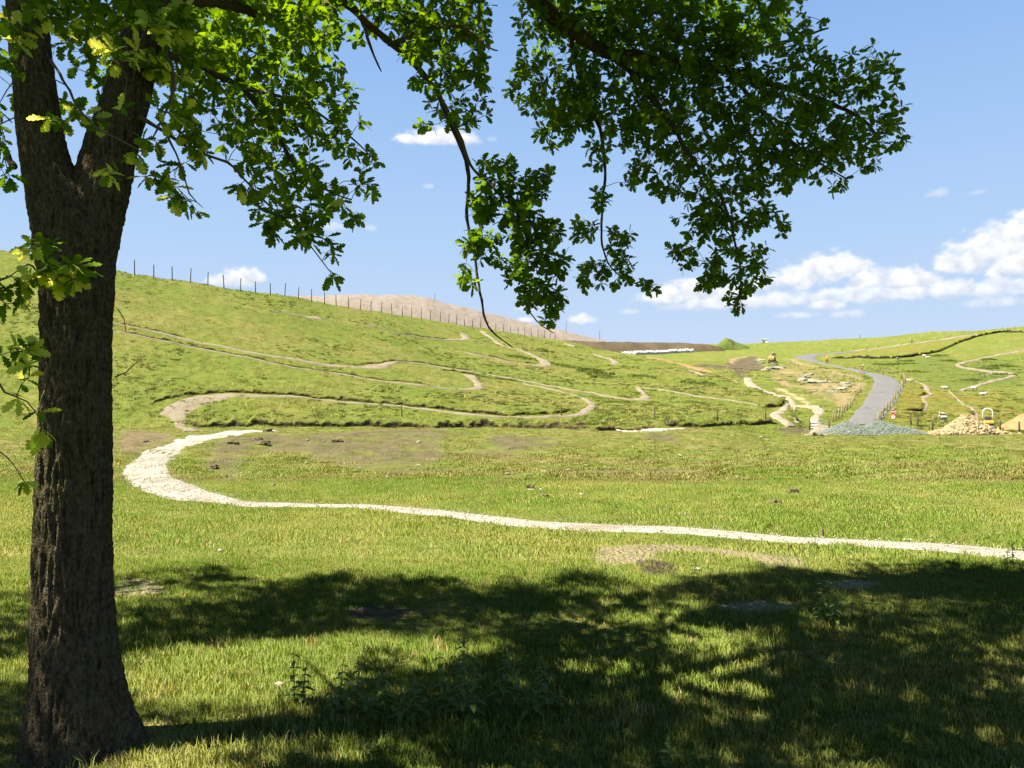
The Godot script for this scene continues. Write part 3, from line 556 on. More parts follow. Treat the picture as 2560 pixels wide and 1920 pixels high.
func height(x: float, z: float) -> float:
	var d := -z
	if d <= 2.0:
		return bump(x, z, 0.0)
	var u := x / d
	column(clampf(u, -1.1, 1.1))
	return column_height(d) * (1.0 - smoothstep(1.1, 2.5, absf(u))) + bump(x, z, d)

func on_ground(x: float, z: float, lift := 0.0) -> Vector3:
	return Vector3(x, height(x, z) + lift, z)

const GROUND := {
	"earth": Color(0.09, 0.07, 0.058), "tan": Color(0.20, 0.152, 0.105), "cream": Color(0.27, 0.23, 0.17), "scrub": Color(0.15, 0.13, 0.062),
	"dry": Color(0.138, 0.113, 0.036), "dry2": Color(0.132, 0.120, 0.036), "cutting": Color(0.165, 0.132, 0.086), "lush": Color(0.088, 0.108, 0.034), "soil": Color(0.125, 0.095, 0.074),
	"soil2": Color(0.098, 0.080, 0.058), "sandy": Color(0.185, 0.152, 0.115), "earthd": Color(0.05, 0.04, 0.03), "straw": Color(0.16, 0.13, 0.065),
}
var outlines := []

func read_patches() -> void:
	for p in PATCHES:
		var poly := PackedVector2Array()
		var nums: Array = p[2]
		for i in range(0, nums.size(), 2):
			poly.append(Vector2(nums[i], nums[i + 1]))
		var box := Rect2(poly[0], Vector2.ZERO)
		for v in poly:
			box = box.expand(v)
		outlines.append([p[0], float(p[1]), poly, box.grow(p[1] * 2.0)])

func ground_color(x: float, z: float, d: float) -> Color:
	var n1 := mottle.get_noise_2d(x, z)
	var n2 := clump.get_noise_2d(x, z)
	var n3 := mottle.get_noise_2d(x * 3.1 + 90.0, z * 3.1)
	var c := Color(0.112, 0.127, 0.034)
	c = c.lerp(Color(0.140, 0.132, 0.050), clampf(0.30 + n1 * 1.3 + n2 * 0.6, 0.0, 1.0))
	c = c.lerp(Color(0.070, 0.108, 0.024), clampf(n3 * 1.0 - 0.05 + n2 * 0.7, 0.0, 0.6))
	if d < 68.0 and d > 16.0:
		var k := clampf(smoothstep(16.0, 30.0, d) * (0.30 + n1 * 1.0 + n2 * 0.8), 0.0, 0.75)
		c = c.lerp(Color(0.135, 0.118, 0.056), k)
	var p2 := Vector2(x, z)
	for o in outlines:
		if not o[3].has_point(p2):
			continue
		var poly: PackedVector2Array = o[2]
		var edge := INF
		var q := poly[-1]
		for v in poly:
			edge = minf(edge, Geometry2D.get_closest_point_to_segment(p2, q, v).distance_squared_to(p2))
			q = v
		edge = sqrt(edge) * (1.0 if Geometry2D.is_point_in_polygon(p2, poly) else -1.0)
		var soft: float = o[1]
		var wobble: float = clump.get_noise_2d(x / soft * 0.8 + 7.0, z / soft * 0.8) * soft * 1.3
		var a := smoothstep(-soft * 0.5, soft * 0.5, edge + wobble)
		var kind: String = o[0]
		if kind == "soil2":
			a *= clampf(1.1 + n2 * 1.6 + n3 * 0.9, 0.0, 1.0)
		elif kind == "cutting":
			a *= clampf(0.55 + n2 * 1.8 + n3 * 1.2, 0.0, 1.0)
		elif kind in ["dry", "dry2", "lush", "scrub"]:
			a *= clampf(0.7 + n2 * 0.6 + n1, 0.0, 1.0)
		c = c.lerp(GROUND[kind], a)
	var shade := 1.0 + n2 * 0.22
	return Color(c.r * shade, c.g * shade, c.b * shade)

func ground() -> void:
	read_patches()
	var bearings: Array[float] = []
	var a := -PI
	while a < -0.66:
		bearings.append(a)
		a += 0.06
	for i in 800:
		bearings.append(lerpf(-0.66, 0.66, i / 799.0))
	a = 0.72
	while a < PI - 0.03:
		bearings.append(a)
		a += 0.06
	bearings.append(PI)
	var radii: Array[float] = [0.0]
	var r := 0.5
	while r < 2.2:
		radii.append(r)
		r *= 1.12
	while r < 470.0:
		radii.append(r)
		r *= 1.0115 if r < 320.0 else 1.05
	while r < 4000.0:
		radii.append(r)
		r *= 1.25
	var nb := bearings.size()
	var nr := radii.size()
	var v := PackedVector3Array()
	var nn := PackedVector3Array()
	var cc := PackedColorArray()
	var uv := PackedVector2Array()
	var uv2 := PackedVector2Array()
	v.resize(nb * nr)
	nn.resize(nb * nr)
	cc.resize(nb * nr)
	uv.resize(nb * nr)
	uv2.resize(nb * nr)
	for i in nb:
		var sx := sin(bearings[i])
		var cz := cos(bearings[i])
		var front := cz > 0.05
		var u := clampf(sx / cz, -1.1, 1.1) if front else 0.0
		var fade := 1.0 - smoothstep(1.1, 2.5, absf(sx / cz)) if front else 0.0
		if front:
			column(u)
		var seen := absf(bearings[i]) < 0.7
		for j in nr:
			var x := sx * radii[j]
			var z := -cz * radii[j]
			var d := -z
			var y := bump(x, z, maxf(d, 0.0)) if radii[j] < 500.0 else 0.0
			if front and d > 2.0:
				y += column_height(d) * fade
			var k := i * nr + j
			v[k] = Vector3(x, y, z)
			uv[k] = Vector2(x, z) / 5.3
			uv2[k] = Vector2(x, z) / 41.0
			cc[k] = ground_color(x, z, d) if seen else Color(0.12, 0.145, 0.033)
	for i in nb:
		for j in nr:
			var k := i * nr + j
			var e := v[mini(i + 1, nb - 1) * nr + j] - v[maxi(i - 1, 0) * nr + j]
			var f := v[i * nr + mini(j + 1, nr - 1)] - v[i * nr + maxi(j - 1, 0)]
			var m := e.cross(f)
			if m.length_squared() < 1e-9:
				m = Vector3.UP
			nn[k] = (m if m.y > 0 else -m).normalized()
	var idx := PackedInt32Array()
	idx.resize((nb - 1) * (nr - 1) * 6)
	var at := 0
	for i in nb - 1:
		for j in nr - 1:
			var k := i * nr + j
			idx[at] = k
			idx[at + 1] = k + 1
			idx[at + 2] = k + nr
			idx[at + 3] = k + 1
			idx[at + 4] = k + nr + 1
			idx[at + 5] = k + nr
			at += 6
	var arrays := []
	arrays.resize(Mesh.ARRAY_MAX)
	arrays[Mesh.ARRAY_VERTEX] = v
	arrays[Mesh.ARRAY_NORMAL] = nn
	arrays[Mesh.ARRAY_COLOR] = cc
	arrays[Mesh.ARRAY_TEX_UV] = uv
	arrays[Mesh.ARRAY_TEX_UV2] = uv2
	arrays[Mesh.ARRAY_INDEX] = idx
	var mesh := ArrayMesh.new()
	mesh.add_surface_from_arrays(Mesh.PRIMITIVE_TRIANGLES, arrays)
	var o := place("ground", mesh, M.turf)
	tag(o, "grassy pasture and hillsides with bare soil patches", "ground", "", "structure")

# ------------------------------------------------------------------ materials
func noise_tex(seed_: int, freq: float, oct: int, stops: Array, size := 512, ridged := false, cellular := false) -> NoiseTexture2D:
	var n := FastNoiseLite.new()
	n.seed = seed_
	n.frequency = freq
	n.fractal_octaves = oct
	if cellular:
		n.noise_type = FastNoiseLite.TYPE_CELLULAR
		n.cellular_return_type = FastNoiseLite.RETURN_DISTANCE2_SUB
	if ridged:
		n.fractal_type = FastNoiseLite.FRACTAL_RIDGED
	var t := NoiseTexture2D.new()
	t.noise = n
	t.width = size
	t.height = size
	t.seamless = true
	if stops:
		var g := Gradient.new()
		g.offsets = PackedFloat32Array(stops.map(func(s): return s[0]))
		g.colors = PackedColorArray(stops.map(func(s): return s[1]))
		t.color_ramp = g
	return t

func plain(c: Color, rough := 0.9, metal := 0.0) -> StandardMaterial3D:
	var m := StandardMaterial3D.new()
	m.albedo_color = c
	m.roughness = rough
	m.metallic = metal
	m.metallic_specular = 0.5 if rough < 0.7 else 0.15
	return m

func grey(v: float) -> Color:
	return Color(v, v, v)

func materials() -> void:
	var grain := noise_tex(1, 0.09, 4, [[0.0, Color(0.62, 0.66, 0.58)], [0.35, Color(0.82, 0.85, 0.76)], [0.6, Color(0.97, 0.98, 0.90)], [1.0, Color(1, 1, 1)]], 1024)
	var broad := noise_tex(2, 0.03, 5, [[0.0, Color(0.72, 0.78, 0.70)], [0.45, Color(0.95, 0.96, 0.92)], [1.0, Color(1, 1, 1)]], 1024)
	var relief := noise_tex(4, 0.05, 5, [], 1024)
	var turf := plain(Color.WHITE, 0.95)
	turf.vertex_color_use_as_albedo = true
	turf.albedo_texture = grain
	turf.uv1_scale = Vector3(1.3, 1.3, 1.3)
	turf.detail_enabled = true
	turf.detail_albedo = broad
	turf.detail_blend_mode = BaseMaterial3D.BLEND_MODE_MUL
	turf.detail_uv_layer = BaseMaterial3D.DETAIL_UV_2
	turf.heightmap_enabled = true
	turf.heightmap_texture = relief
	turf.heightmap_scale = 7.0
	M.turf = turf
	var pebble := noise_tex(7, 0.11, 2, [[0.0, grey(0.55)], [0.25, grey(0.8)], [0.6, grey(0.95)], [1.0, grey(1.0)]], 1024, false, true)
	var pebble_h := noise_tex(7, 0.11, 2, [], 1024, false, true)
	for g in [["gravel_white", lin(0.47, 0.442, 0.39)], ["gravel_tan", lin(0.235, 0.205, 0.155)], ["gravel_cream", lin(0.30, 0.26, 0.20)], ["gravel_blue", lin(0.145, 0.162, 0.172)], ["sand", lin(0.24, 0.172, 0.085)]]:
		var m := plain(g[1], 0.95)
		m.albedo_texture = pebble
		m.uv1_scale = Vector3(1.5, 1.5, 1.5)
		m.heightmap_enabled = true
		m.heightmap_texture = pebble_h
		m.heightmap_scale = 2.0
		m.vertex_color_use_as_albedo = true
		M[g[0]] = m
	var asphalt := plain(lin(0.088, 0.089, 0.093), 0.85)
	asphalt.albedo_texture = noise_tex(9, 0.2, 3, [[0.0, grey(0.86)], [1.0, grey(1.0)]], 512)
	asphalt.vertex_color_use_as_albedo = true
	M.asphalt = asphalt
	var soil := plain(Color.WHITE, 1.0)
	soil.vertex_color_use_as_albedo = true
	soil.albedo_texture = grain
	soil.uv1_triplanar = true
	soil.uv1_world_triplanar = true
	soil.uv1_scale = Vector3(0.4, 0.4, 0.4)
	soil.heightmap_enabled = true
	soil.heightmap_texture = relief
	soil.heightmap_scale = 12.0
	M.soil = soil
	var spoil := plain(lin(0.132, 0.117, 0.104), 1.0)
	spoil.albedo_texture = noise_tex(31, 0.02, 5, [[0.0, grey(0.72)], [0.4, grey(0.9)], [1.0, grey(1.0)]], 1024)
	spoil.uv1_triplanar = true
	spoil.uv1_world_triplanar = true
	spoil.uv1_scale = Vector3(0.012, 0.03, 0.012)
	M.spoil = spoil
	# oak
	var bark := plain(lin(0.118, 0.104, 0.080), 0.95)
	bark.albedo_texture = noise_tex(41, 0.03, 4, [[0.0, Color(0.45, 0.42, 0.36)], [0.5, Color(0.82, 0.79, 0.70)], [1.0, Color(1, 1, 0.96)]], 1024)
	bark.uv1_triplanar = true
	bark.uv1_world_triplanar = true
	bark.uv1_scale = Vector3(2.2, 0.9, 2.2)
	bark.heightmap_enabled = true
	bark.heightmap_texture = noise_tex(42, 0.035, 4, [], 1024, true)
	bark.heightmap_scale = 2.2
	bark.vertex_color_use_as_albedo = true
	M.bark = bark
	var twig := plain(lin(0.07, 0.055, 0.04), 0.9)
	M.twig = twig
	M.leaf = leafy(0.98, 0.68)
	M.leaves = []
	for c in [Color(0.054, 0.122, 0.006), Color(0.062, 0.136, 0.007), Color(0.072, 0.150, 0.008), Color(0.058, 0.128, 0.007)]:
		var m: StandardMaterial3D = M.leaf.duplicate()
		m.vertex_color_use_as_albedo = false
		m.albedo_color = c.linear_to_srgb()
		M.leaves.append(m)
	M.blade = leafy(0.7, 0.55)
	M.nettle = leafy(0.5, 0.6)
	M.nettle.vertex_color_use_as_albedo = false
	M.nettle.albedo_color = lin(0.05, 0.085, 0.022)
	# small things
	var wood := plain(lin(0.115, 0.088, 0.066), 0.9)
	wood.albedo_texture = noise_tex(51, 0.06, 3, [[0.0, grey(0.6)], [1.0, grey(1.0)]], 256)
	wood.uv1_triplanar = true
	wood.uv1_scale = Vector3(6, 1.2, 6)
	M.post_dark = wood
	var pale: StandardMaterial3D = wood.duplicate()
	pale.albedo_color = lin(0.27, 0.225, 0.16)
	M.post_pale = pale
	M.metal = plain(lin(0.35, 0.36, 0.37), 0.45, 0.7)
	M.white = plain(lin(0.5, 0.5, 0.48), 0.5)
	M.red = plain(lin(0.25, 0.013, 0.016), 0.4)
	M.black = plain(lin(0.02, 0.02, 0.022), 0.55)
	M.yellow = plain(lin(0.42, 0.24, 0.015), 0.45)
	M.ochre = plain(lin(0.22, 0.145, 0.045), 0.6)
	M.rubber = plain(lin(0.025, 0.025, 0.025), 0.85)
	M.steel = plain(lin(0.22, 0.21, 0.2), 0.5, 0.6)
	M.glass = plain(Color(0.12, 0.15, 0.17, 0.45), 0.05)
	M.glass.transparency = BaseMaterial3D.TRANSPARENCY_ALPHA
	M.bag = plain(lin(0.36, 0.37, 0.395), 0.7)
	M.skin_clothes = plain(Color.WHITE, 0.8)
	M.skin_clothes.vertex_color_use_as_albedo = true
	M.wool = plain(lin(0.30, 0.275, 0.225), 1.0)
	M.rock = plain(lin(0.14, 0.132, 0.122), 0.95)
	M.rock.albedo_texture = grain
	M.rock.uv1_triplanar = true
	M.rock.uv1_scale = Vector3(0.8, 0.8, 0.8)
	M.pale_stone = M.rock.duplicate()
	M.pale_stone.albedo_color = lin(0.20, 0.185, 0.16)
	M.tan_stone = M.rock.duplicate()
	M.tan_stone.albedo_color = lin(0.80, 0.80, 0.80)
	M.tan_stone.vertex_color_use_as_albedo = true

func leafy(back: float, rough: float) -> StandardMaterial3D:
	var m := plain(Color.WHITE, rough)
	m.vertex_color_use_as_albedo = true
	m.metallic_specular = 0.12
	m.cull_mode = BaseMaterial3D.CULL_DISABLED
	m.backlight_enabled = true
	m.backlight = Color(back, back, back * 0.4)
	return m

# ------------------------------------------------------------------ meshes
func commit(v: PackedVector3Array, idx: PackedInt32Array, smooth := true, colors := PackedColorArray(), uv := PackedVector2Array()) -> ArrayMesh:
	var st := SurfaceTool.new()
	st.begin(Mesh.PRIMITIVE_TRIANGLES)
	st.set_smooth_group(0 if smooth else -1)
	for i in v.size():
		if colors: st.set_color(colors[i])
		if uv: st.set_uv(uv[i])
		st.add_vertex(v[i])
	for i in idx:
		st.add_index(i)
	if not smooth:
		st.deindex()
	st.generate_normals()
	return st.commit()

func smooth_points(p: Array[Vector3], radii: Array[float], step: float) -> Array:
	var op: Array[Vector3] = []
	var orr: Array[float] = []
	for i in p.size() - 1:
		var a := p[maxi(i - 1, 0)]
		var b := p[i]
		var c := p[i + 1]
		var e := p[mini(i + 2, p.size() - 1)]
		var n := maxi(1, int(ceil(b.distance_to(c) / step)))
		for k in n:
			var t := float(k) / n
			op.append(b.cubic_interpolate(c, a, e, t))
			orr.append(lerpf(radii[i], radii[i + 1], t))
	op.append(p[-1])
	orr.append(radii[-1])
	return [op, orr]

func tube_into(v: PackedVector3Array, idx: PackedInt32Array, p: Array[Vector3], radii: Array[float], sides: int, capped := true) -> void:
	var first := v.size()
	var side := Vector3.RIGHT
	for i in p.size():
		var dir := (p[mini(i + 1, p.size() - 1)] - p[maxi(i - 1, 0)]).normalized()
		if i == 0:
			side = dir.cross(Vector3.UP if absf(dir.y) < 0.9 else Vector3.RIGHT).normalized()
		side = (side - dir * side.dot(dir)).normalized()
		var up := dir.cross(side)
		for s in sides:
			var an := TAU * s / sides
			v.append(p[i] + (side * cos(an) + up * sin(an)) * radii[i])
	for i in p.size() - 1:
		for s in sides:
			var a := first + i * sides + s
			var b := first + i * sides + (s + 1) % sides
			idx.append_array([a, b, a + sides, b, b + sides, a + sides])
	if capped:
		for e in [0, p.size() - 1]:
			var c := v.size()
			v.append(p[e])
			for s in sides:
				var a: int = first + e * sides + s
				var b: int = first + e * sides + (s + 1) % sides
				if e == 0:
					idx.append_array([c, b, a])
				else:
					idx.append_array([c, a, b])

func tube(p: Array[Vector3], radii: Array[float], sides := 8) -> ArrayMesh:
	var v := PackedVector3Array()
	var idx := PackedInt32Array()
	tube_into(v, idx, p, radii, sides)
	return commit(v, idx)

func rod(a: Vector3, b: Vector3, r: float, sides := 8) -> ArrayMesh:
	var p: Array[Vector3] = [a, b]
	var rr: Array[float] = [r, r]
	return tube(p, rr, sides)

func block(size: Vector3, bevel := 0.03, at := Vector3.ZERO) -> ArrayMesh:
	# a box with chamfered edges
	var v := PackedVector3Array()
	var h := size / 2.0
	for sx in [-1, 1]:
		for sy in [-1, 1]:
			for sz in [-1, 1]:
				var c := Vector3(sx * h.x, sy * h.y, sz * h.z)
				v.append(at + c - Vector3(0, sy, sz) * bevel)
				v.append(at + c - Vector3(sx, 0, sz) * bevel)
				v.append(at + c - Vector3(sx, sy, 0) * bevel)
	return hull(v)

func hull(points: PackedVector3Array) -> ArrayMesh:
	var s := ConvexPolygonShape3D.new()
	s.points = points
	var st := SurfaceTool.new()
	st.begin(Mesh.PRIMITIVE_TRIANGLES)
	st.set_smooth_group(-1)
	# brute-force hull: every triangle of points with all others on one side
	var n := points.size()
	for a in n:
		for b in range(a + 1, n):
			for c in range(b + 1, n):
				var m := (points[b] - points[a]).cross(points[c] - points[a])
				if m.length_squared() < 1e-12:
					continue
				m = m.normalized()
				var pos := false
				var neg := false
				var flat: Array[int] = []
				for k in n:
					var dd := m.dot(points[k] - points[a])
					if dd > 1e-5: pos = true
					elif dd < -1e-5: neg = true
					else: flat.append(k)
					if pos and neg: break
				if pos and neg:
					continue
				if flat[0] != a or flat[1] != b or flat[2] != c:
					continue          # handled once, by its first three points
				var out := m if not pos else -m
				var centre := Vector3.ZERO
				for k in flat: centre += points[k]
				centre /= flat.size()
				var ex := (points[flat[0]] - centre).normalized()
				var ey := out.cross(ex)
				flat.sort_custom(func(i, j): return atan2(ey.dot(points[i] - centre), ex.dot(points[i] - centre)) > atan2(ey.dot(points[j] - centre), ex.dot(points[j] - centre)))
				for k in range(1, flat.size() - 1):
					st.add_vertex(points[flat[0]])
					st.add_vertex(points[flat[k]])
					st.add_vertex(points[flat[k + 1]])
	st.generate_normals()
	return st.commit()

func joined(list: Array) -> ArrayMesh:
	var st := SurfaceTool.new()
	st.begin(Mesh.PRIMITIVE_TRIANGLES)
	for m in list:
		st.append_from(m, 0, Transform3D())
	return st.commit()

func ring(radius: float, r: float, axis_x := true, n := 24) -> ArrayMesh:
	var p: Array[Vector3] = []
	var rr: Array[float] = []
	for i in n + 1:
		var a := TAU * i / n
		p.append(Vector3(0, sin(a) * radius, cos(a) * radius) if axis_x else Vector3(cos(a) * radius, sin(a) * radius, 0))
		rr.append(r)
	return tube(p, rr, 6)

func disc(radius: float, thick: float, n := 28) -> ArrayMesh:
	var p: Array[Vector3] = [Vector3(0, 0, -thick / 2), Vector3(0, 0, thick / 2)]
	var rr: Array[float] = [radius, radius]
	var v := PackedVector3Array()
	var idx := PackedInt32Array()
	tube_into(v, idx, p, rr, n)
	return commit(v, idx, false)

func boulder(seed_: int, squash := 0.7, rough := 0.35, detail := 10) -> ArrayMesh:
	var n := FastNoiseLite.new()
	n.seed = seed_
	n.frequency = 0.9
	n.fractal_octaves = 3
	var v := PackedVector3Array()
	var idx := PackedInt32Array()
	var sides := detail + 4
	for i in detail + 1:
		var th := PI * i / detail
		for s in sides:
			var ph := TAU * s / sides
			var p := Vector3(sin(th) * cos(ph), cos(th), sin(th) * sin(ph))
			var q := p * (1.0 + n.get_noise_3dv(p * 1.4) * rough * 1.6)
			q.x = clampf(q.x, -0.8, 0.85)
			q.z = clampf(q.z, -0.85, 0.8)
			v.append(Vector3(q.x, q.y * squash, q.z))
	for i in detail:
		for s in sides:
			var a := i * sides + s
			var b := i * sides + (s + 1) % sides
			idx.append_array([a, b, a + sides, b, b + sides, a + sides])
	return commit(v, idx, false)

# A body as one surface: distances to tapered bones, smoothly joined, meshed as surface nets.
func body(bones: Array, cell: float, soft: float, paint: Callable) -> ArrayMesh:
	var lo := Vector3(INF, INF, INF)
	var hi := -lo
	for b in bones:
		for e in [[b[0], b[2]], [b[1], b[3]]]:
			var g := Vector3.ONE * (float(e[1]) + cell * 2.0)
			lo = lo.min(e[0] - g)
			hi = hi.max(e[0] + g)
	var n := Vector3i(((hi - lo) / cell).ceil()) + Vector3i.ONE
	var f := PackedFloat32Array()
	f.resize(n.x * n.y * n.z)
	for x in n.x:
		for y in n.y:
			for z in n.z:
				var p := lo + Vector3(x, y, z) * cell
				var d := 10.0
				for b in bones:
					var ab: Vector3 = b[1] - b[0]
					var t: float = clampf((p - b[0]).dot(ab) / maxf(ab.length_squared(), 1e-6), 0, 1)
					var e: float = p.distance_to(b[0] + ab * t) - lerpf(b[2], b[3], t)
					var hh := maxf(soft - absf(d - e), 0.0) / soft
					d = minf(d, e) - hh * hh * soft * 0.25
				f[(x * n.y + y) * n.z + z] = d
	var v := PackedVector3Array()
	var cols := PackedColorArray()
	var idx := PackedInt32Array()
	var at := {}
	var step := [n.y * n.z, n.z, 1]
	for x in n.x - 1:
		for y in n.y - 1:
			for z in n.z - 1:
				var k := (x * n.y + y) * n.z + z
				var sum := Vector3.ZERO
				var count := 0
				for c in 8:
					var c0 := Vector3(c >> 2, (c >> 1) & 1, c & 1)
					var k0: int = k + (c >> 2) * step[0] + ((c >> 1) & 1) * step[1] + (c & 1)
					for ax in 3:
						if c & (4 >> ax):
							continue
						var k1: int = k0 + step[ax]
						if (f[k0] < 0) != (f[k1] < 0):
							var q := c0
							q[ax] += f[k0] / (f[k0] - f[k1])
							sum += q
							count += 1
				if count:
					at[k] = v.size()
					var p := lo + (Vector3(x, y, z) + sum / count) * cell
					v.append(p)
					cols.append(paint.call(p))
	for x in range(1, n.x - 1):
		for y in range(1, n.y - 1):
			for z in range(1, n.z - 1):
				var k := (x * n.y + y) * n.z + z
				for ax in 3:
					var inside := f[k] < 0
					if inside == (f[k + step[ax]] < 0):
						continue
					var s1: int = step[(ax + 1) % 3]
					var s2: int = step[(ax + 2) % 3]
					var q := [at[k], at[k - s1], at[k - s1 - s2], at[k - s2]]
					if inside:
						idx.append_array([q[0], q[2], q[1], q[0], q[3], q[2]])
					else:
						idx.append_array([q[0], q[1], q[2], q[0], q[2], q[3]])
	return commit(v, idx, true, cols)

# ------------------------------------------------------------------ spoil heap, soil embankment, mound
func heap_mesh(bearing: Array, distance: float, tops: Array, foot: float, depth: float, wob: float, cols: Array, crest: float) -> ArrayMesh:
	# a long bank: for each bearing a top height; front slope, crest and back slope
	var v := PackedVector3Array()
	var c := PackedColorArray()
	var idx := PackedInt32Array()
	var n := 160
	var rows := 22
	var bs: Array[float] = []
	var ts: Array[float] = []
	bs.assign(bearing)
	ts.assign(tops)
	for i in n + 1:
		var u := lerpf(bs[0], bs[-1], float(i) / n)
		var top := interp(u, bs, ts)
		for j in rows + 1:
			var t := float(j) / rows
			var d := distance + depth * (t - 0.5)
			var prof := sin(clampf(t / crest, 0, 1) * PI / 2.0) if t < 0.85 else cos((t - 0.85) / 0.15 * PI / 2)
			var x := u * d
			var w := mottle.get_noise_2d(x * 0.7, d * 0.7) * wob + clump.get_noise_2d(x * 0.6, d * 0.6) * wob * 0.5
			v.append(Vector3(x, foot + (top - foot) * prof + w * prof, -d))
			var m: Color = cols[0]
			c.append(m.lerp(cols[1], clampf(0.4 + mottle.get_noise_2d(x * 2.0, d * 2.0) * 1.6, 0, 1)))
	for i in n:
		for j in rows:
			var a := i * (rows + 1) + j
			var b := a + rows + 1
			idx.append_array([a, a + 1, b, a + 1, b + 1, b])
	return commit(v, idx, true, c)

func spoil_and_banks() -> void:
	var us := []
	var ts := []
	for p in [[560, 780], [650, 752], [720, 741], [815, 737], [955, 736], [1064, 742], [1109, 755], [1180, 772], [1258, 793], [1340, 812], [1416, 829], [1502, 848], [1560, 862]]:
		us.append((p[0] - 1280.0) / 2009.0)
		ts.append((1040.0 - p[1]) / 2009.0 * 438.0 + EYE)
	tag(place("spoil_heap", heap_mesh(us, 420.0, ts, 8.0, 90.0, 1.2, [Color.WHITE, Color.WHITE], 0.7), M.spoil), "grey brown spoil heap rising behind the fenced hill", "hill", "", "structure")
	us = []
	ts = []
	for p in [[1350, 852], [1425, 851], [1500, 853], [1600, 856], [1700, 858], [1760, 860], [1800, 866], [1828, 882]]:
		us.append((p[0] - 1280.0) / 2009.0)
		ts.append((1040.0 - p[1]) / 2009.0 * 266.0 + EYE)
	tag(place("soil_embankment", heap_mesh(us, 270.0, ts, 17.5, 30.0, 0.5, [Color(0.062, 0.048, 0.038), Color(0.088, 0.068, 0.055)], 0.36), M.soil), "dark brown soil embankment behind the white bags", "embankment", "", "structure")
	us = []
	ts = []
	for p in [[1770, 874], [1790, 862], [1806, 851], [1816, 847], [1828, 850], [1845, 859], [1862, 868], [1880, 878]]:
		us.append((p[0] - 1280.0) / 2009.0)
		ts.append((1040.0 - p[1]) / 2009.0 * 272.0 + EYE)
	tag(place("grassy_mound", heap_mesh(us, 272.0, ts, 18.0, 22.0, 1.7, [Color(0.05, 0.075, 0.022), Color(0.085, 0.105, 0.032)], 0.5), M.soil), "small pointed green mound beside the soil embankment", "mound", "", "structure")

# ------------------------------------------------------------------ trails and roads
func mark(p: Vector3) -> void:
	occupied[Vector2i(int(floor(p.x * 4.0)), int(floor(p.z * 4.0)))] = true

func is_taken(x: float, z: float) -> bool:
	return occupied.has(Vector2i(int(floor(x * 4.0)), int(floor(z * 4.0))))

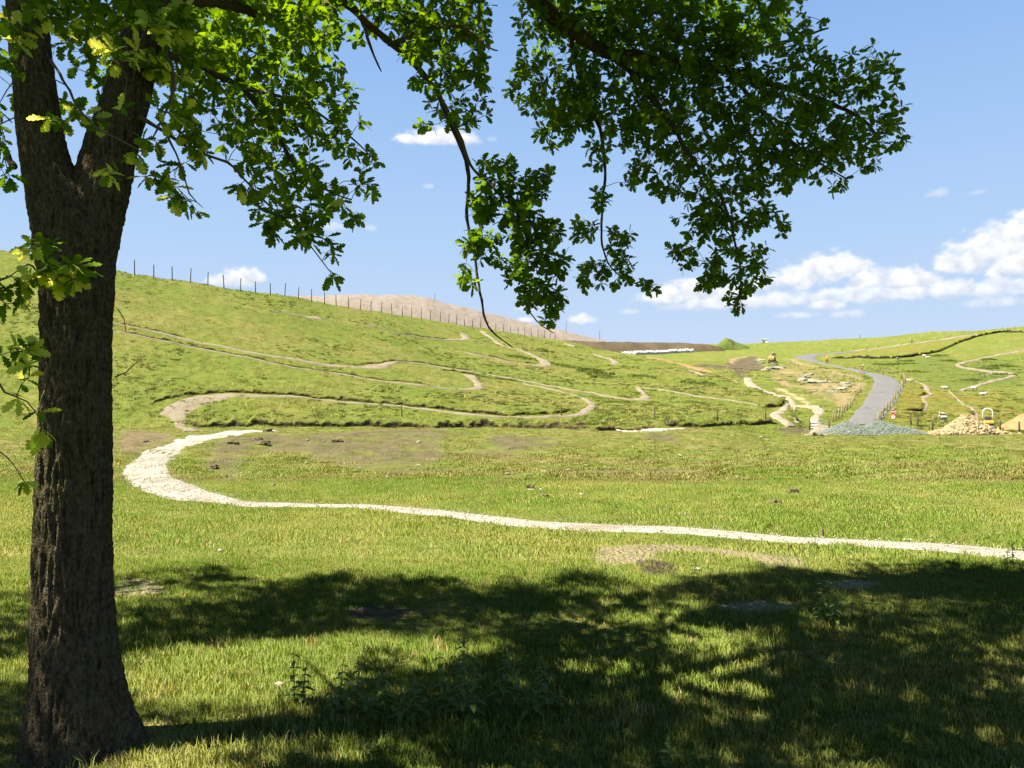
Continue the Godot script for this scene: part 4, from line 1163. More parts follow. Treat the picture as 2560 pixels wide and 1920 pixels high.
func trails() -> void:
	var says := {
		"gravel_path": ["pale gravel footpath curving across the near pasture"], "ditch_track": ["narrow strip of gravel track at the hill foot"],
		"hill_trail": ["tan gravel trail bending at the foot of the hill", "tan gravel hook below the middle of the hill", "long tan gravel trail crossing the hill", "faint trail on the hill's right flank", "tan trail curling near the hill crest", "short trail hook below the crest fence", "short bent trail right of the tall grass", "trail scrap at the crest by the embankment", "small gravel patch high on the hill", "trail scrap at the hill's right edge"],
		"haul_track": ["cream haul track bending down the valley", "cream haul track ending beside the road"], "road": ["grey asphalt road winding uphill", "upper stretch of the asphalt road along the fence"],
		"road_shoulder": ["blue grey chippings along the road edge"], "right_trail": ["sandy double bend trail high on the right meadow", "sandy trail wriggling beside the road fence", "straight sandy trail above the yellow roller"], "sand_track": ["orange sandy track behind the hill edge"],
	}
	var used := {}
	for s in STRIPS:
		var nums: Array = s[2]
		var left: Array[Vector3] = []
		var right: Array[Vector3] = []
		var zero: Array[float] = []
		for i in range(0, nums.size(), 4):
			left.append(Vector3(nums[i], 0, nums[i + 1]))
			right.append(Vector3(nums[i + 2], 0, nums[i + 3]))
			zero.append(0.0)
		var v := PackedVector3Array()
		var idx := PackedInt32Array()
		var cols := PackedColorArray()
		var uv := PackedVector2Array()
		var across := 6 if s[0] != "road" else 10
		var rows := 0
		for i in left.size() - 1:
			var far := -0.5 * (left[i].z + right[i].z)
			var n := maxi(2, int(ceil(maxf(left[i].distance_to(left[i + 1]), right[i].distance_to(right[i + 1])) / clampf(far * 0.008, 0.12, 1.0))))
			for k in n + (1 if i == left.size() - 2 else 0):
				var t := float(k) / n
				var a := left[i].cubic_interpolate(left[i + 1], left[maxi(i - 1, 0)], left[mini(i + 2, left.size() - 1)], t)
				var b := right[i].cubic_interpolate(right[i + 1], right[maxi(i - 1, 0)], right[mini(i + 2, right.size() - 1)], t)
				var hard: bool = s[0] == "road"
				var wob := 0.0 if hard else 0.10 * minf(a.distance_to(b), 2.0)
				var dir := (b - a).normalized()
				a += dir * clump.get_noise_2d(a.x * 1.5, a.z * 1.5) * wob
				b += dir * clump.get_noise_2d(b.x * 1.5, b.z * 1.5) * wob
				for q in across + 1:
					var w := float(q) / across
					var p := a.lerp(b, w)
					var edge := q == 0 or q == across
					var lift := 0.02 + far * 0.0007
					p.y = height(p.x, p.z) + (-0.04 - far * 0.0004 if edge else lift)
					v.append(p)
					if not edge and not hard:
						mark(p)
					elif hard:
						mark(p)
					uv.append(Vector2(p.x, p.z) * 0.55)
					var sh := 1.0 + clump.get_noise_2d(p.x * 2.3, p.z * 2.3) * (0.08 if hard else 0.30)
					var tread := Color(1, 1, 1)
					if not hard:
						tread = tread.lerp(Color(0.62, 0.54, 0.42), clampf(mottle.get_noise_2d(p.x * 11.0, p.z * 11.0) * 1.6 - 0.05, 0.0, 0.7))
					cols.append(tread * sh)
				rows += 1
		for i in rows - 1:
			for q in across:
				var a := i * (across + 1) + q
				var b := a + across + 1
				idx.append_array([a, b, a + 1, a + 1, b, b + 1])
		var mesh := commit(v, idx, true, cols, uv)
		if mesh.surface_get_arrays(0)[Mesh.ARRAY_NORMAL][0].y < 0:
			for t in range(0, idx.size(), 3):
				var sw := idx[t]
				idx[t] = idx[t + 1]
				idx[t + 1] = sw
			mesh = commit(v, idx, true, cols, uv)
		var k: int = used.get(s[0], 0)
		used[s[0]] = k + 1
		tag(place(s[0], mesh, M[s[1]]), says[s[0]][mini(k, says[s[0]].size() - 1)], "path" if s[0] != "road" else "road", "", "structure")

func cut_banks() -> void:
	for b in BANKS:
		var nums: Array = b[2]
		var p: Array[Vector3] = []
		var zero: Array[float] = []
		for i in range(0, nums.size(), 2):
			p.append(Vector3(nums[i], 0, nums[i + 1]))
			zero.append(0.0)
		var line: Array = smooth_points(p, zero, 0.22 if -p[0].z < 120.0 else 0.5)
		var pts: Array[Vector3] = line[0]
		var v := PackedVector3Array()
		var cols := PackedColorArray()
		var idx := PackedInt32Array()
		var h: float = b[1]
		for i in pts.size():
			var q := pts[i]
			var away := Vector3(q.x, 0, q.z).normalized()
			var ends := clampf(minf(i, pts.size() - 1 - i) / 4.0, 0.0, 1.0)
			var n := clump.get_noise_2d(q.x * 1.6, q.z * 1.6)
			var n2 := clump.get_noise_2d(q.x * 3.7 + 31.0, q.z * 3.7)
			var hh := h * ends * clampf(0.8 + n * 0.7 + n2 * 0.45, 0.2, 1.3)
			var foot := q + away * (n * 0.25 + n2 * 0.12)
			foot.y = height(foot.x, foot.z) - 0.06
			var mid := foot + away * 0.10 + Vector3.UP * (hh * 0.55 + 0.06)
			mid += away * n2 * 0.1
			var lip := foot + away * (0.05 + n2 * 0.06) + Vector3.UP * (hh + 0.06)
			var crest := foot + away * 0.45
			crest.y = maxf(lip.y + 0.02, height(crest.x, crest.z) + 0.02)
			var back := foot + away * (1.2 + hh * 3.0)
			back.y = height(back.x, back.z) - 0.08
			lips.append(foot + away * 0.12 + Vector3.UP * (hh + 0.02))
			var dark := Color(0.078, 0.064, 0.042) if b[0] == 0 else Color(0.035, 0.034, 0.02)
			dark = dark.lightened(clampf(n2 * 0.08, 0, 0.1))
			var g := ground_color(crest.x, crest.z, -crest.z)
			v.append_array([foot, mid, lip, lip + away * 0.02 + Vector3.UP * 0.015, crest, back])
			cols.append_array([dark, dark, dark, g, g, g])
		for i in pts.size() - 1:
			for j in 5:
				var a := i * 6 + j
				idx.append_array([a, a + 1, a + 6, a + 1, a + 7, a + 6])
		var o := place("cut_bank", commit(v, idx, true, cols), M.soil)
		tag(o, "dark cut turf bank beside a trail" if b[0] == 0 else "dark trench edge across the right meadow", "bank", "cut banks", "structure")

# ------------------------------------------------------------------ the oak
func nums_to_limb(nums: Array) -> Array:
	var p: Array[Vector3] = []
	var r: Array[float] = []
	for i in range(0, nums.size(), 4):
		p.append(Vector3(nums[i], nums[i + 1], nums[i + 2]))
		r.append(nums[i + 3] * 0.9)
	return [p, r]

func trunk_into(v: PackedVector3Array, cols: PackedColorArray, idx: PackedInt32Array, p: Array[Vector3], radii: Array[float], sides: int, ridge: FastNoiseLite, fine: FastNoiseLite) -> void:
	var first := v.size()
	for i in p.size():
		var dir := (p[mini(i + 1, p.size() - 1)] - p[maxi(i - 1, 0)]).normalized()
		var side := (Vector3.RIGHT - dir * dir.x).normalized()
		var up := dir.cross(side)
		var flare := smoothstep(0.45, 0.0, p[i].y)
		for s in sides:
			var an := TAU * s / sides
			var o := side * cos(an) + up * sin(an)
			var r := radii[i] * (1.0 + flare * 0.10 * sin(an * 5.0 + 0.8) + 0.03 * sin(an * 3.0 + p[i].y * 1.7))
			var q := p[i] + o * r
			var rid := ridge.get_noise_3d(q.x * 29.0, q.y * 4.6 + sin(q.y * 3.0) * 0.2, q.z * 29.0)
			var f := fine.get_noise_3d(q.x * 46.0, q.y * 16.0, q.z * 46.0)
			var k := clampf(radii[i] / 0.15, 0.3, 1.0)
			v.append(q + o * (rid * 0.013 + f * 0.006) * k)
			var tone := clampf(0.78 + rid * 0.5 + f * 0.25, 0.3, 1.2)
			var moss := clampf(fine.get_noise_3d(q.x * 4.0, q.y * 2.0, q.z * 4.0) * 1.5 - 0.1, 0.0, 0.45)
			cols.append(Color(tone, tone, tone).lerp(Color(0.75, 0.95, 0.55) * tone, moss))
	for i in p.size() - 1:
		for s in sides:
			var a := first + i * sides + s
			var b := first + i * sides + (s + 1) % sides
			idx.append_array([a, a + sides, b, b, a + sides, b + sides])

func leaf_mesh() -> ArrayMesh:
	# a lobed oak leaf, one long, stalk at the origin, tip along +z, folded along the midrib and curled
	var half := [[0.0, 0.012], [0.10, 0.02], [0.16, 0.10], [0.24, 0.16], [0.29, 0.10], [0.38, 0.22], [0.46, 0.26], [0.50, 0.14], [0.60, 0.28], [0.69, 0.31], [0.72, 0.17], [0.80, 0.23], [0.87, 0.20], [0.90, 0.11], [0.97, 0.09], [1.0, 0.0]]
	var v := PackedVector3Array()
	var idx := PackedInt32Array()
	for h in half:
		var zz: float = h[0]
		var w: float = h[1]
		var curl := -0.16 * zz * zz
		v.append(Vector3(0, curl, zz))
		v.append(Vector3(-w, curl + w * 0.22 - w * w * 0.5 + sin(zz * 21.0) * 0.012, zz + w * 0.12))
		v.append(Vector3(w, curl + w * 0.22 - w * w * 0.5 + cos(zz * 19.0) * 0.012, zz + w * 0.12))
	for i in half.size() - 1:
		var a := i * 3
		idx.append_array([a, a + 1, a + 4, a, a + 4, a + 3, a, a + 5, a + 2, a, a + 3, a + 5])
	return commit(v, idx)

func leaf_basis(dir: Vector3, normal: Vector3, length: float) -> Basis:
	var zz := dir.normalized()
	var yy := (normal - zz * normal.dot(zz)).normalized()
	var xx := yy.cross(zz)
	return Basis(xx * length * rng.randf_range(0.85, 1.15) * (1.0 if rng.randf() < 0.5 else -1.0), yy * length, zz * length)

func ball() -> Vector3:
	while true:
		var p := Vector3(rng.randf_range(-1, 1), rng.randf_range(-1, 1), rng.randf_range(-1, 1))
		if p.length_squared() < 1.0:
			return p
	return Vector3.ZERO

func in_frame(p: Vector3, margin: float) -> bool:
	var q := p - Vector3(0, EYE, 0)
	var th := atan(80.0 / 2009.0)
	var y := q.y * cos(th) + q.z * sin(th)
	var z := -q.y * sin(th) + q.z * cos(th)
	if z > -0.2:
		return false
	return absf(q.x) - margin < -z * 0.6372 and absf(y) - margin < -z * 0.4779

const LIT := [[-1.9, 4.85, 1.0, 0.42], [-0.8, 5.55, 0.8, 0.5], [-1.4, 5.2, 1.0, 0.4], [1.75, 6.25, 0.5, 0.22], [-0.6, 3.82, 0.45, 0.12], [0.45, 5.3, 0.35, 0.14], [-3.1, 5.0, 0.5, 0.25], [0.9, 7.2, 0.5, 0.2], [1.1, 4.85, 0.3, 0.12]]

func shades_lit_spot(p: Vector3) -> bool:
	var t := p.y / to_sun.y
	var g := p - to_sun * t
	var x := g.x + clump.get_noise_2d(g.x * 2.0, g.z * 2.0) * 0.35
	var d := -g.z + clump.get_noise_2d(g.x * 2.0 + 50.0, g.z * 2.0) * 0.3
	if d > 8.05 + mottle.get_noise_2d(g.x * 9.0, 3.0) * 1.6:
		return true
	# an opening in the crown lets the sun onto the low spray right of the trunk
	var w := p - to_sun * ((p.y - 3.4) / to_sun.y)
	if w.x > -1.7 and w.x < -0.35 and w.z < -4.2 and w.z > -6.6 and clump.get_noise_2d(w.x * 3.0, w.z * 3.0) > -0.4:
		return true
	# and a gap lets it reach the left flank of the trunk
	w = p - to_sun * ((p.y - 1.3) / to_sun.y)
	if absf(w.x + 2.35) < 0.42 and w.z > -4.2 and w.z < -3.3 and clump.get_noise_2d(p.x * 4.0, p.y * 4.0) > -0.3:
		return true
	for e in LIT:
		var a: float = (x - e[0]) / e[2]
		var b: float = (d - e[1]) / e[3]
		if a * a + b * b < 1.0:
			return true
	return false

func oak() -> void:
	var tree := thing("oak_tree", "large oak with forked dark trunk and overhanging leafy branches", "tree", Vector3(OAK_TRUNK[0], 0, OAK_TRUNK[2]))
	var base := -tree.position
	var ridge := FastNoiseLite.new()
	ridge.seed = 8
	ridge.frequency = 1.0
	ridge.fractal_type = FastNoiseLite.FRACTAL_RIDGED
	ridge.fractal_octaves = 2
	var fine := FastNoiseLite.new()
	fine.seed = 9
	fine.frequency = 1.0
	fine.fractal_octaves = 2
	var v := PackedVector3Array()
	var cols := PackedColorArray()
	var idx := PackedInt32Array()
	var nodes: Array[Vector3] = []
	for nums in [OAK_TRUNK, OAK_FORK]:
		var l := nums_to_limb(nums)
		var s: Array = smooth_points(l[0], l[1], 0.016)
		if nums == OAK_FORK:
			for i in s[1].size():
				s[1][i] *= 1.03
		trunk_into(v, cols, idx, s[0], s[1], 220, ridge, fine)
	for i in v.size():
		v[i] += base
	var trunk := place("trunk", commit(v, idx, true, cols), M.bark, tree)
	trunk.set_meta("label", "thick furrowed trunk that forks in two")
	for nums in OAK_LIMBS:
		var l := nums_to_limb(nums)
		var s: Array = smooth_points(l[0], l[1], 0.07)
		var p: Array[Vector3] = s[0]
		var r: Array[float] = s[1]
		for i in p.size():
			var w := 0.012 + r[i] * 0.35
			p[i] += Vector3(clump.get_noise_2d(p[i].y * 6.0, p[i].x * 6.0), clump.get_noise_2d(p[i].x * 6.0 + 9.0, p[i].z * 6.0), clump.get_noise_2d(p[i].z * 6.0, p[i].y * 6.0 + 5.0)) * w * (0.0 if i < 2 else 1.0)
			nodes.append(p[i])
			p[i] += base
		for i in r.size():
			r[i] *= 1.0 + 0.12 * sin(i * 2.3)
		place("limb", tube(p, r, 10), M.twig if r[0] < 0.022 else M.bark, tree)
	# limbs above the picture that carry the upper crown
	for b in 26:
		var an := TAU * b / 26.0 + rng.randf_range(-0.2, 0.2)
		var y0 := rng.randf_range(5.0, 8.5)
		var from := Vector3(-2.2 + (0.4 if b % 2 else -0.1), y0, -4.15)
		var out := Vector3(cos(an), rng.randf_range(0.25, 0.8), sin(an)) * rng.randf_range(2.2, 4.2)
		var mid := from + out * 0.5 + ball() * 0.3
		if in_frame(from + out, 0.3) or in_frame(mid, 0.3) or shades_lit_spot(from + out) or shades_lit_spot(mid):
			continue
		var p: Array[Vector3] = [from + base, mid + base, from + out + Vector3.DOWN * 0.2 + base]
		var r: Array[float] = [0.07, 0.04, 0.012]
		var s: Array = smooth_points(p, r, 0.2)
		place("limb", tube(s[0], s[1], 8), M.bark, tree)
	# sprays of leaves
	var tips: Array[Vector3] = []
	for s in OAK_SPRAYS:
		var r: float = maxf(s[3] - 0.05, 0.05)
		var n := int(round(PI * s[3] * s[3] * s[5] / (0.0114 if s[0] < -0.5 and s[2] < -4.4 else 0.0105 if s[2] > -6.6 else 0.0118)))
		for i in n:
			var o := ball()
			tips.append(Vector3(s[0] + o.x * r, s[1] + o.y * r, s[2] + o.z * s[4]))
	var reach: Array = []
	for i in tips.size():
		var best := INF
		for q in nodes:
			best = minf(best, tips[i].distance_squared_to(q))
		reach.append([best, i])
	reach.sort()
	var tv := PackedVector3Array()
	var ti := PackedInt32Array()
	var leaves: Array[Transform3D] = []
	var tints: Array[Color] = []
	var size_at := []
	for e in reach:
		var tip: Vector3 = tips[e[1]]
		var best := INF
		var from := tip
		for q in nodes:
			var d := tip.distance_squared_to(q)
			if d < best:
				best = d
				from = q
		nodes.append(tip)
		var dist := sqrt(best)
		var mid := from.lerp(tip, 0.5) + ball() * dist * 0.14 + Vector3.UP * dist * 0.06
		var p: Array[Vector3] = [from + base, mid + base, tip + base]
		var r: Array[float] = [0.0022 + dist * 0.005, 0.002 + dist * 0.002, 0.0014]
		tube_into(tv, ti, p, r, 4, false)
		var dir := (tip - mid).normalized()
		if dir == Vector3.ZERO:
			dir = Vector3.DOWN
		var near: bool = -tip.z < 3.7
		var spin := rng.randf() * TAU
		var side := dir.cross(Vector3.UP if absf(dir.y) < 0.9 else Vector3.RIGHT).normalized()
		var up := side.cross(dir)
		var count := rng.randi_range(5, 8)
		for k in count:
			var an := spin + k * 2.4
			var o := (side * cos(an) + up * sin(an))
			var ld := (dir * rng.randf_range(0.1, 0.9) + o * 0.9 + Vector3.DOWN * rng.randf_range(0.05, 0.4)).normalized()
			var ln := (Vector3.UP * 0.75 + o * 0.2 + ball() * 0.75).normalized()
			var length := lerpf(0.040, 0.096, sqrt(rng.randf())) * (0.9 if near else 1.0)
			var at := tip.lerp(mid, clampf(rng.randf_range(-0.1, 0.9) * 0.12 / maxf(dist, 0.05), 0.0, 1.0)) + base
			leaves.append(Transform3D(leaf_basis(ld, ln, length), at))
			var fresh := rng.randf() * (0.6 if near else 1.15 if tip.x < -0.3 else 0.8)
			var c := Color(0.072, 0.146, 0.008).lerp(Color(0.140, 0.225, 0.010), fresh * fresh)
			tints.append(c)
			var whole := at - base
			size_at.append(length / maxf(0.5, -whole.z) * (1.0 if in_frame(whole, -0.05) else 0.0))
	place("twigs", commit(tv, ti), M.twig, tree).set_meta("kind", "stuff")
	# the crown above the picture
	var made := 0
	var tries := 0
	while made < 8600 and tries < 200000:
		tries += 1
		var o := ball()
		if o.length() < 0.35 and rng.randf() < 0.7:
			continue
		var p := Vector3(-2.6, 8.3, -4.6) + o * Vector3(6.6, 4.6, 5.2)
		if p.y < 4.3 or in_frame(p, 0.30) or shades_lit_spot(p):
			continue
		if mottle.get_noise_3d(p.x * 9.0, p.y * 9.0, p.z * 9.0) < -0.13:
			continue
		var sh := p - to_sun * (p.y / to_sun.y)
		if (sh.z > -2.6 or sh.x > 6.5 or sh.x < -6.5) and rng.randf() < 0.72:
			continue
		made += 1
		for k in 8:
			var d := (ball() + Vector3(0, -0.15, 0)).normalized()
			leaves.append(Transform3D(leaf_basis(d, (Vector3.UP * 0.7 + ball() * 0.8).normalized(), rng.randf_range(0.08, 0.13)), p + ball() * 0.16 + base))
			tints.append(Color(0.06, 0.11, 0.014).lerp(Color(0.105, 0.155, 0.02), rng.randf()))
	var order := range(size_at.size())
	order.sort_custom(func(i, j): return size_at[i] > size_at[j] or (size_at[i] == size_at[j] and i < j))
	var single := {}
	var mesh := leaf_mesh()
	for k in 300:
		var i: int = order[k]
		single[i] = true
		var o := place("leaf", mesh, M.leaves[k % 4], tree)
		o.transform = leaves[i]
	var mm := MultiMesh.new()
	mm.transform_format = MultiMesh.TRANSFORM_3D
	mm.use_colors = true
	mm.mesh = mesh
	mm.instance_count = leaves.size() - 300
	var n := 0
	for i in leaves.size():
		if single.has(i):
			continue
		mm.set_instance_transform(n, leaves[i])
		mm.set_instance_color(n, tints[i])
		n += 1
	var f := MultiMeshInstance3D.new()
	f.name = "foliage"
	f.multimesh = mm
	f.material_override = M.leaf
	f.set_meta("kind", "stuff")
	tree.add_child(f)
	print("leaves ", leaves.size(), " tips ", tips.size())

# ------------------------------------------------------------------ grass
func tuft(blades: int, radius: float, tall: float, wide: float, seed_: int) -> ArrayMesh:
	var r := RandomNumberGenerator.new()
	r.seed = seed_
	var v := PackedVector3Array()
	var c := PackedColorArray()
	var nn := PackedVector3Array()
	var idx := PackedInt32Array()
	for b in blades:
		var an := r.randf() * TAU
		var at := Vector3(cos(an), 0, sin(an)) * radius * sqrt(r.randf())
		var lean := Vector3(r.randf_range(-1, 1), 0, r.randf_range(-1, 1)) * r.randf_range(0.2, 0.9)
		var h := tall * r.randf_range(0.45, 1.1)
		var face := r.randf() * TAU
		var side := Vector3(cos(face), 0, sin(face)) * wide * r.randf_range(0.7, 1.2)
		var t := r.randf()
		var col := Color(1, 1, 1).lerp(Color(1.35, 1.1, 0.9), t * t) * r.randf_range(0.8, 1.15)
		var k := v.size()
		var m := at + lean * h * 0.35 + Vector3.UP * h * 0.6
		var tip := at + lean * h * 0.95 + Vector3.UP * h * 0.92
		v.append_array([at - side + Vector3.DOWN * 0.01, at + side + Vector3.DOWN * 0.01, m - side * 0.7, m + side * 0.7, tip])
		var nrm := (side.cross(Vector3.UP).normalized() * 0.5 + Vector3.UP * 0.8).normalized()
		for q in 5:
			nn.append(nrm)
			c.append(col)
		idx.append_array([k, k + 2, k + 1, k + 1, k + 2, k + 3, k + 2, k + 4, k + 3])
	var arrays := []
	arrays.resize(Mesh.ARRAY_MAX)
	arrays[Mesh.ARRAY_VERTEX] = v
	arrays[Mesh.ARRAY_NORMAL] = nn
	arrays[Mesh.ARRAY_COLOR] = c
	arrays[Mesh.ARRAY_INDEX] = idx
	var mesh := ArrayMesh.new()
	mesh.add_surface_from_arrays(Mesh.PRIMITIVE_TRIANGLES, arrays)
	return mesh

func sow(called: String, label: String, mesh: Mesh, where: Array[Transform3D], tints: Array[Color]) -> void:
	var mm := MultiMesh.new()
	mm.transform_format = MultiMesh.TRANSFORM_3D
	mm.use_colors = true
	mm.mesh = mesh
	mm.instance_count = where.size()
	for i in where.size():
		mm.set_instance_transform(i, where[i])
		mm.set_instance_color(i, tints[i])
	var o := MultiMeshInstance3D.new()
	o.name = numbered(called)
	o.multimesh = mm
	o.material_override = M.blade
	add_child(o)
	tag(o, label, "grass", "", "stuff")

func bare(x: float, z: float) -> float:
	# how bare the ground is here, 0 to 1, from the outlines of soil and sand
	var p2 := Vector2(x, z)
	var most := 0.0
	for o in outlines:
		if o[0] in ["dry", "dry2", "lush", "scrub", "cutting"] or not o[3].has_point(p2):
			continue
		if Geometry2D.is_point_in_polygon(p2, o[2]):
			most = maxf(most, 0.9 if o[0] == "soil2" else 0.6 if o[0] == "straw" else 0.93)
	return most

func grass_tint(x: float, z: float) -> Color:
	var n1 := mottle.get_noise_2d(x * 3.0, z * 3.0)
	var n2 := clump.get_noise_2d(x * 1.6, z * 1.6)
	var c := Color(0.104, 0.152, 0.031).lerp(Color(0.172, 0.184, 0.055), clampf(0.25 + n1 * 0.9 + n2 * 0.6 + rng.randf_range(-0.2, 0.25), 0.0, 1.0))
	c = c.lerp(Color(0.085, 0.130, 0.022), clampf(-n1 * 1.2 + rng.randf_range(-0.3, 0.3), 0.0, 0.7))
	if z < -19.0:
		c = c.lerp(Color(0.120, 0.108, 0.052), clampf(0.35 + n1 * 0.8 + n2 * 0.7, 0.0, 0.85))
	if rng.randf() < 0.05:
		c = Color(0.24, 0.20, 0.10)
	return c

func grasses() -> void:
	var bands := [
		["grass", "short green pasture grass under and around the oak", 2.9, 9.0, 34000, tuft(26, 0.085, 0.050, 0.0020, 1), 0.6, 1.3],
		["grass", "taller loose grass tufts in the shaded pasture", 2.9, 12.0, 2200, tuft(14, 0.06, 0.10, 0.0024, 2), 0.6, 1.2],
		["grass", "short grass along the gravel path", 9.0, 21.0, 42000, tuft(24, 0.12, 0.042, 0.0034, 3), 0.6, 1.4],
		["grass", "rough grass in the flat field beyond the path", 20.0, 70.0, 52000, tuft(22, 0.22, 0.05, 0.007, 4), 0.5, 1.5],
	]
	for b in bands:
		var where: Array[Transform3D] = []
		var tints: Array[Color] = []
		for i in int(b[4]):
			var d: float = sqrt(lerpf(b[2] * b[2], b[3] * b[3], rng.randf()))
			if b[2] >= 20.0:
				d = lerpf(b[2], b[3], pow(rng.randf(), 1.3))
			var x := rng.randf_range(-0.74, 0.74) * d
			var z := -d
			if is_taken(x, z) and rng.randf() > 0.035:
				continue
			var n := clump.get_noise_2d(x * 0.9, z * 0.9)
			if rng.randf() < bare(x, z):
				continue
			var s := rng.randf_range(b[6], b[7]) * (1.0 + n * 0.5)
			var near_trunk := Vector2(x + 2.1, z + 3.95).length()
			if near_trunk < 0.3:
				continue
			where.append(Transform3D(Basis(Vector3.UP, rng.randf() * TAU).scaled(Vector3(s, s * rng.randf_range(0.7, 1.3), s)), on_ground(x, z, -0.005)))
			tints.append(grass_tint(x, z))
		sow(b[0], b[1], b[5], where, tints)
	# hillside grass
	var where: Array[Transform3D] = []
	var tints: Array[Color] = []
	var t := tuft(18, 0.30, 0.15, 0.013, 6)
	for i in 105000:
		var d := lerpf(70.0, 215.0, pow(rng.randf(), 1.5))
		var x := rng.randf_range(-0.70, 0.72) * d
		if is_taken(x, -d) or rng.randf() < bare(x, -d):
			continue
		if d > 60.0 and x / d > 0.40 and x / d < 0.5 and d < 76.0:
			continue
		var n := clump.get_noise_2d(x * 0.6, -d * 0.6)
		var s := rng.randf_range(0.5, 1.2) * (1.0 + n * 0.8)
		where.append(Transform3D(Basis(Vector3.UP, rng.randf() * TAU).scaled(Vector3(s, s * rng.randf_range(0.6, 1.2), s)), on_ground(x, -d, -0.03)))
		var c := ground_color(x, -d, d) * rng.randf_range(0.55, 1.7)
		if n < -0.25 and rng.randf() < 0.5:
			c = c * 0.65
		tints.append(Color(c.r, c.g * 1.04, c.b))
	sow("hill_grass", "short grass covering the far hillsides", t, where, tints)
	# rank dark tufts
	t = tuft(64, 0.26, 0.17, 0.018, 7)
	where = []
	tints = []
	for p in lips:                   # grass hanging over the cut edges
		for k in 2:
			var s := rng.randf_range(0.35, 0.95)
			var q := p + Vector3(rng.randf_range(-0.15, 0.15), -0.04, rng.randf_range(-0.12, 0.12))
			where.append(Transform3D(Basis(Vector3.UP, rng.randf() * TAU).scaled(Vector3(s, s * 0.8, s)), q))
			var g := ground_color(p.x, p.z, -p.z)
			tints.append(g * rng.randf_range(0.7, 1.1))
	for i in range(0, TUFT_SPOTS.size(), 2):
		for k in 30:
			var x := TUFT_SPOTS[i] + rng.randfn() * 1.1
			var z := TUFT_SPOTS[i + 1] + rng.randfn() * 0.9
			var s := rng.randf_range(1.0, 2.2)
			where.append(Transform3D(Basis(Vector3.UP, rng.randf() * TAU).scaled(Vector3(s, s * 1.3, s)), on_ground(x, z, -0.03)))
			tints.append(Color(0.055, 0.075, 0.018) * rng.randf_range(0.8, 1.5))
	for i in 8000:
		var d := lerpf(72.0, 200.0, pow(rng.randf(), 1.3))
		var x := rng.randf_range(-0.66, 0.66) * d
		if is_taken(x, -d) or rng.randf() > 0.35 + mottle.get_noise_2d(x * 0.8, -d * 0.8) * 2.2:
			continue
		for k in rng.randi_range(1, 5):
			var s := rng.randf_range(0.3, 1.2)
			where.append(Transform3D(Basis(Vector3.UP, rng.randf() * TAU).scaled(Vector3(s, s, s)), on_ground(x + rng.randfn() * 0.5, -d + rng.randfn() * 0.35, -0.02)))
			tints.append(Color(0.052, 0.07, 0.018) * rng.randf_range(0.7, 1.5))
	sow("rank_grass", "darker rank grass tufts on the hillsides", t, where, tints)

# ------------------------------------------------------------------ posts
func post_mesh(tall: float, r: float) -> ArrayMesh:
	var p: Array[Vector3] = [Vector3(0, -0.3, 0), Vector3(0, tall * 0.5, 0), Vector3(0, tall - 0.03, 0), Vector3(0, tall, 0)]
	var rr: Array[float] = [r, r * 0.97, r * 0.95, r * 0.7]
	return tube(p, rr, 8)

func post_row(nums: Array[float], tall: float, r: float, mat: Material, label: String, group: String, called := "fence_post") -> void:
	var mesh := post_mesh(tall, r)
	for i in nums.size() / 2:
		var o := place(called, mesh, mat, null, on_ground(nums[i * 2], nums[i * 2 + 1]))
		o.rotation = Vector3(rng.randf_range(-0.07, 0.07), rng.randf() * TAU, rng.randf_range(-0.07, 0.07))
		o.scale = Vector3(1, rng.randf_range(0.92, 1.06), 1)
		tag(o, label % ordinal(i), "fence post", group)

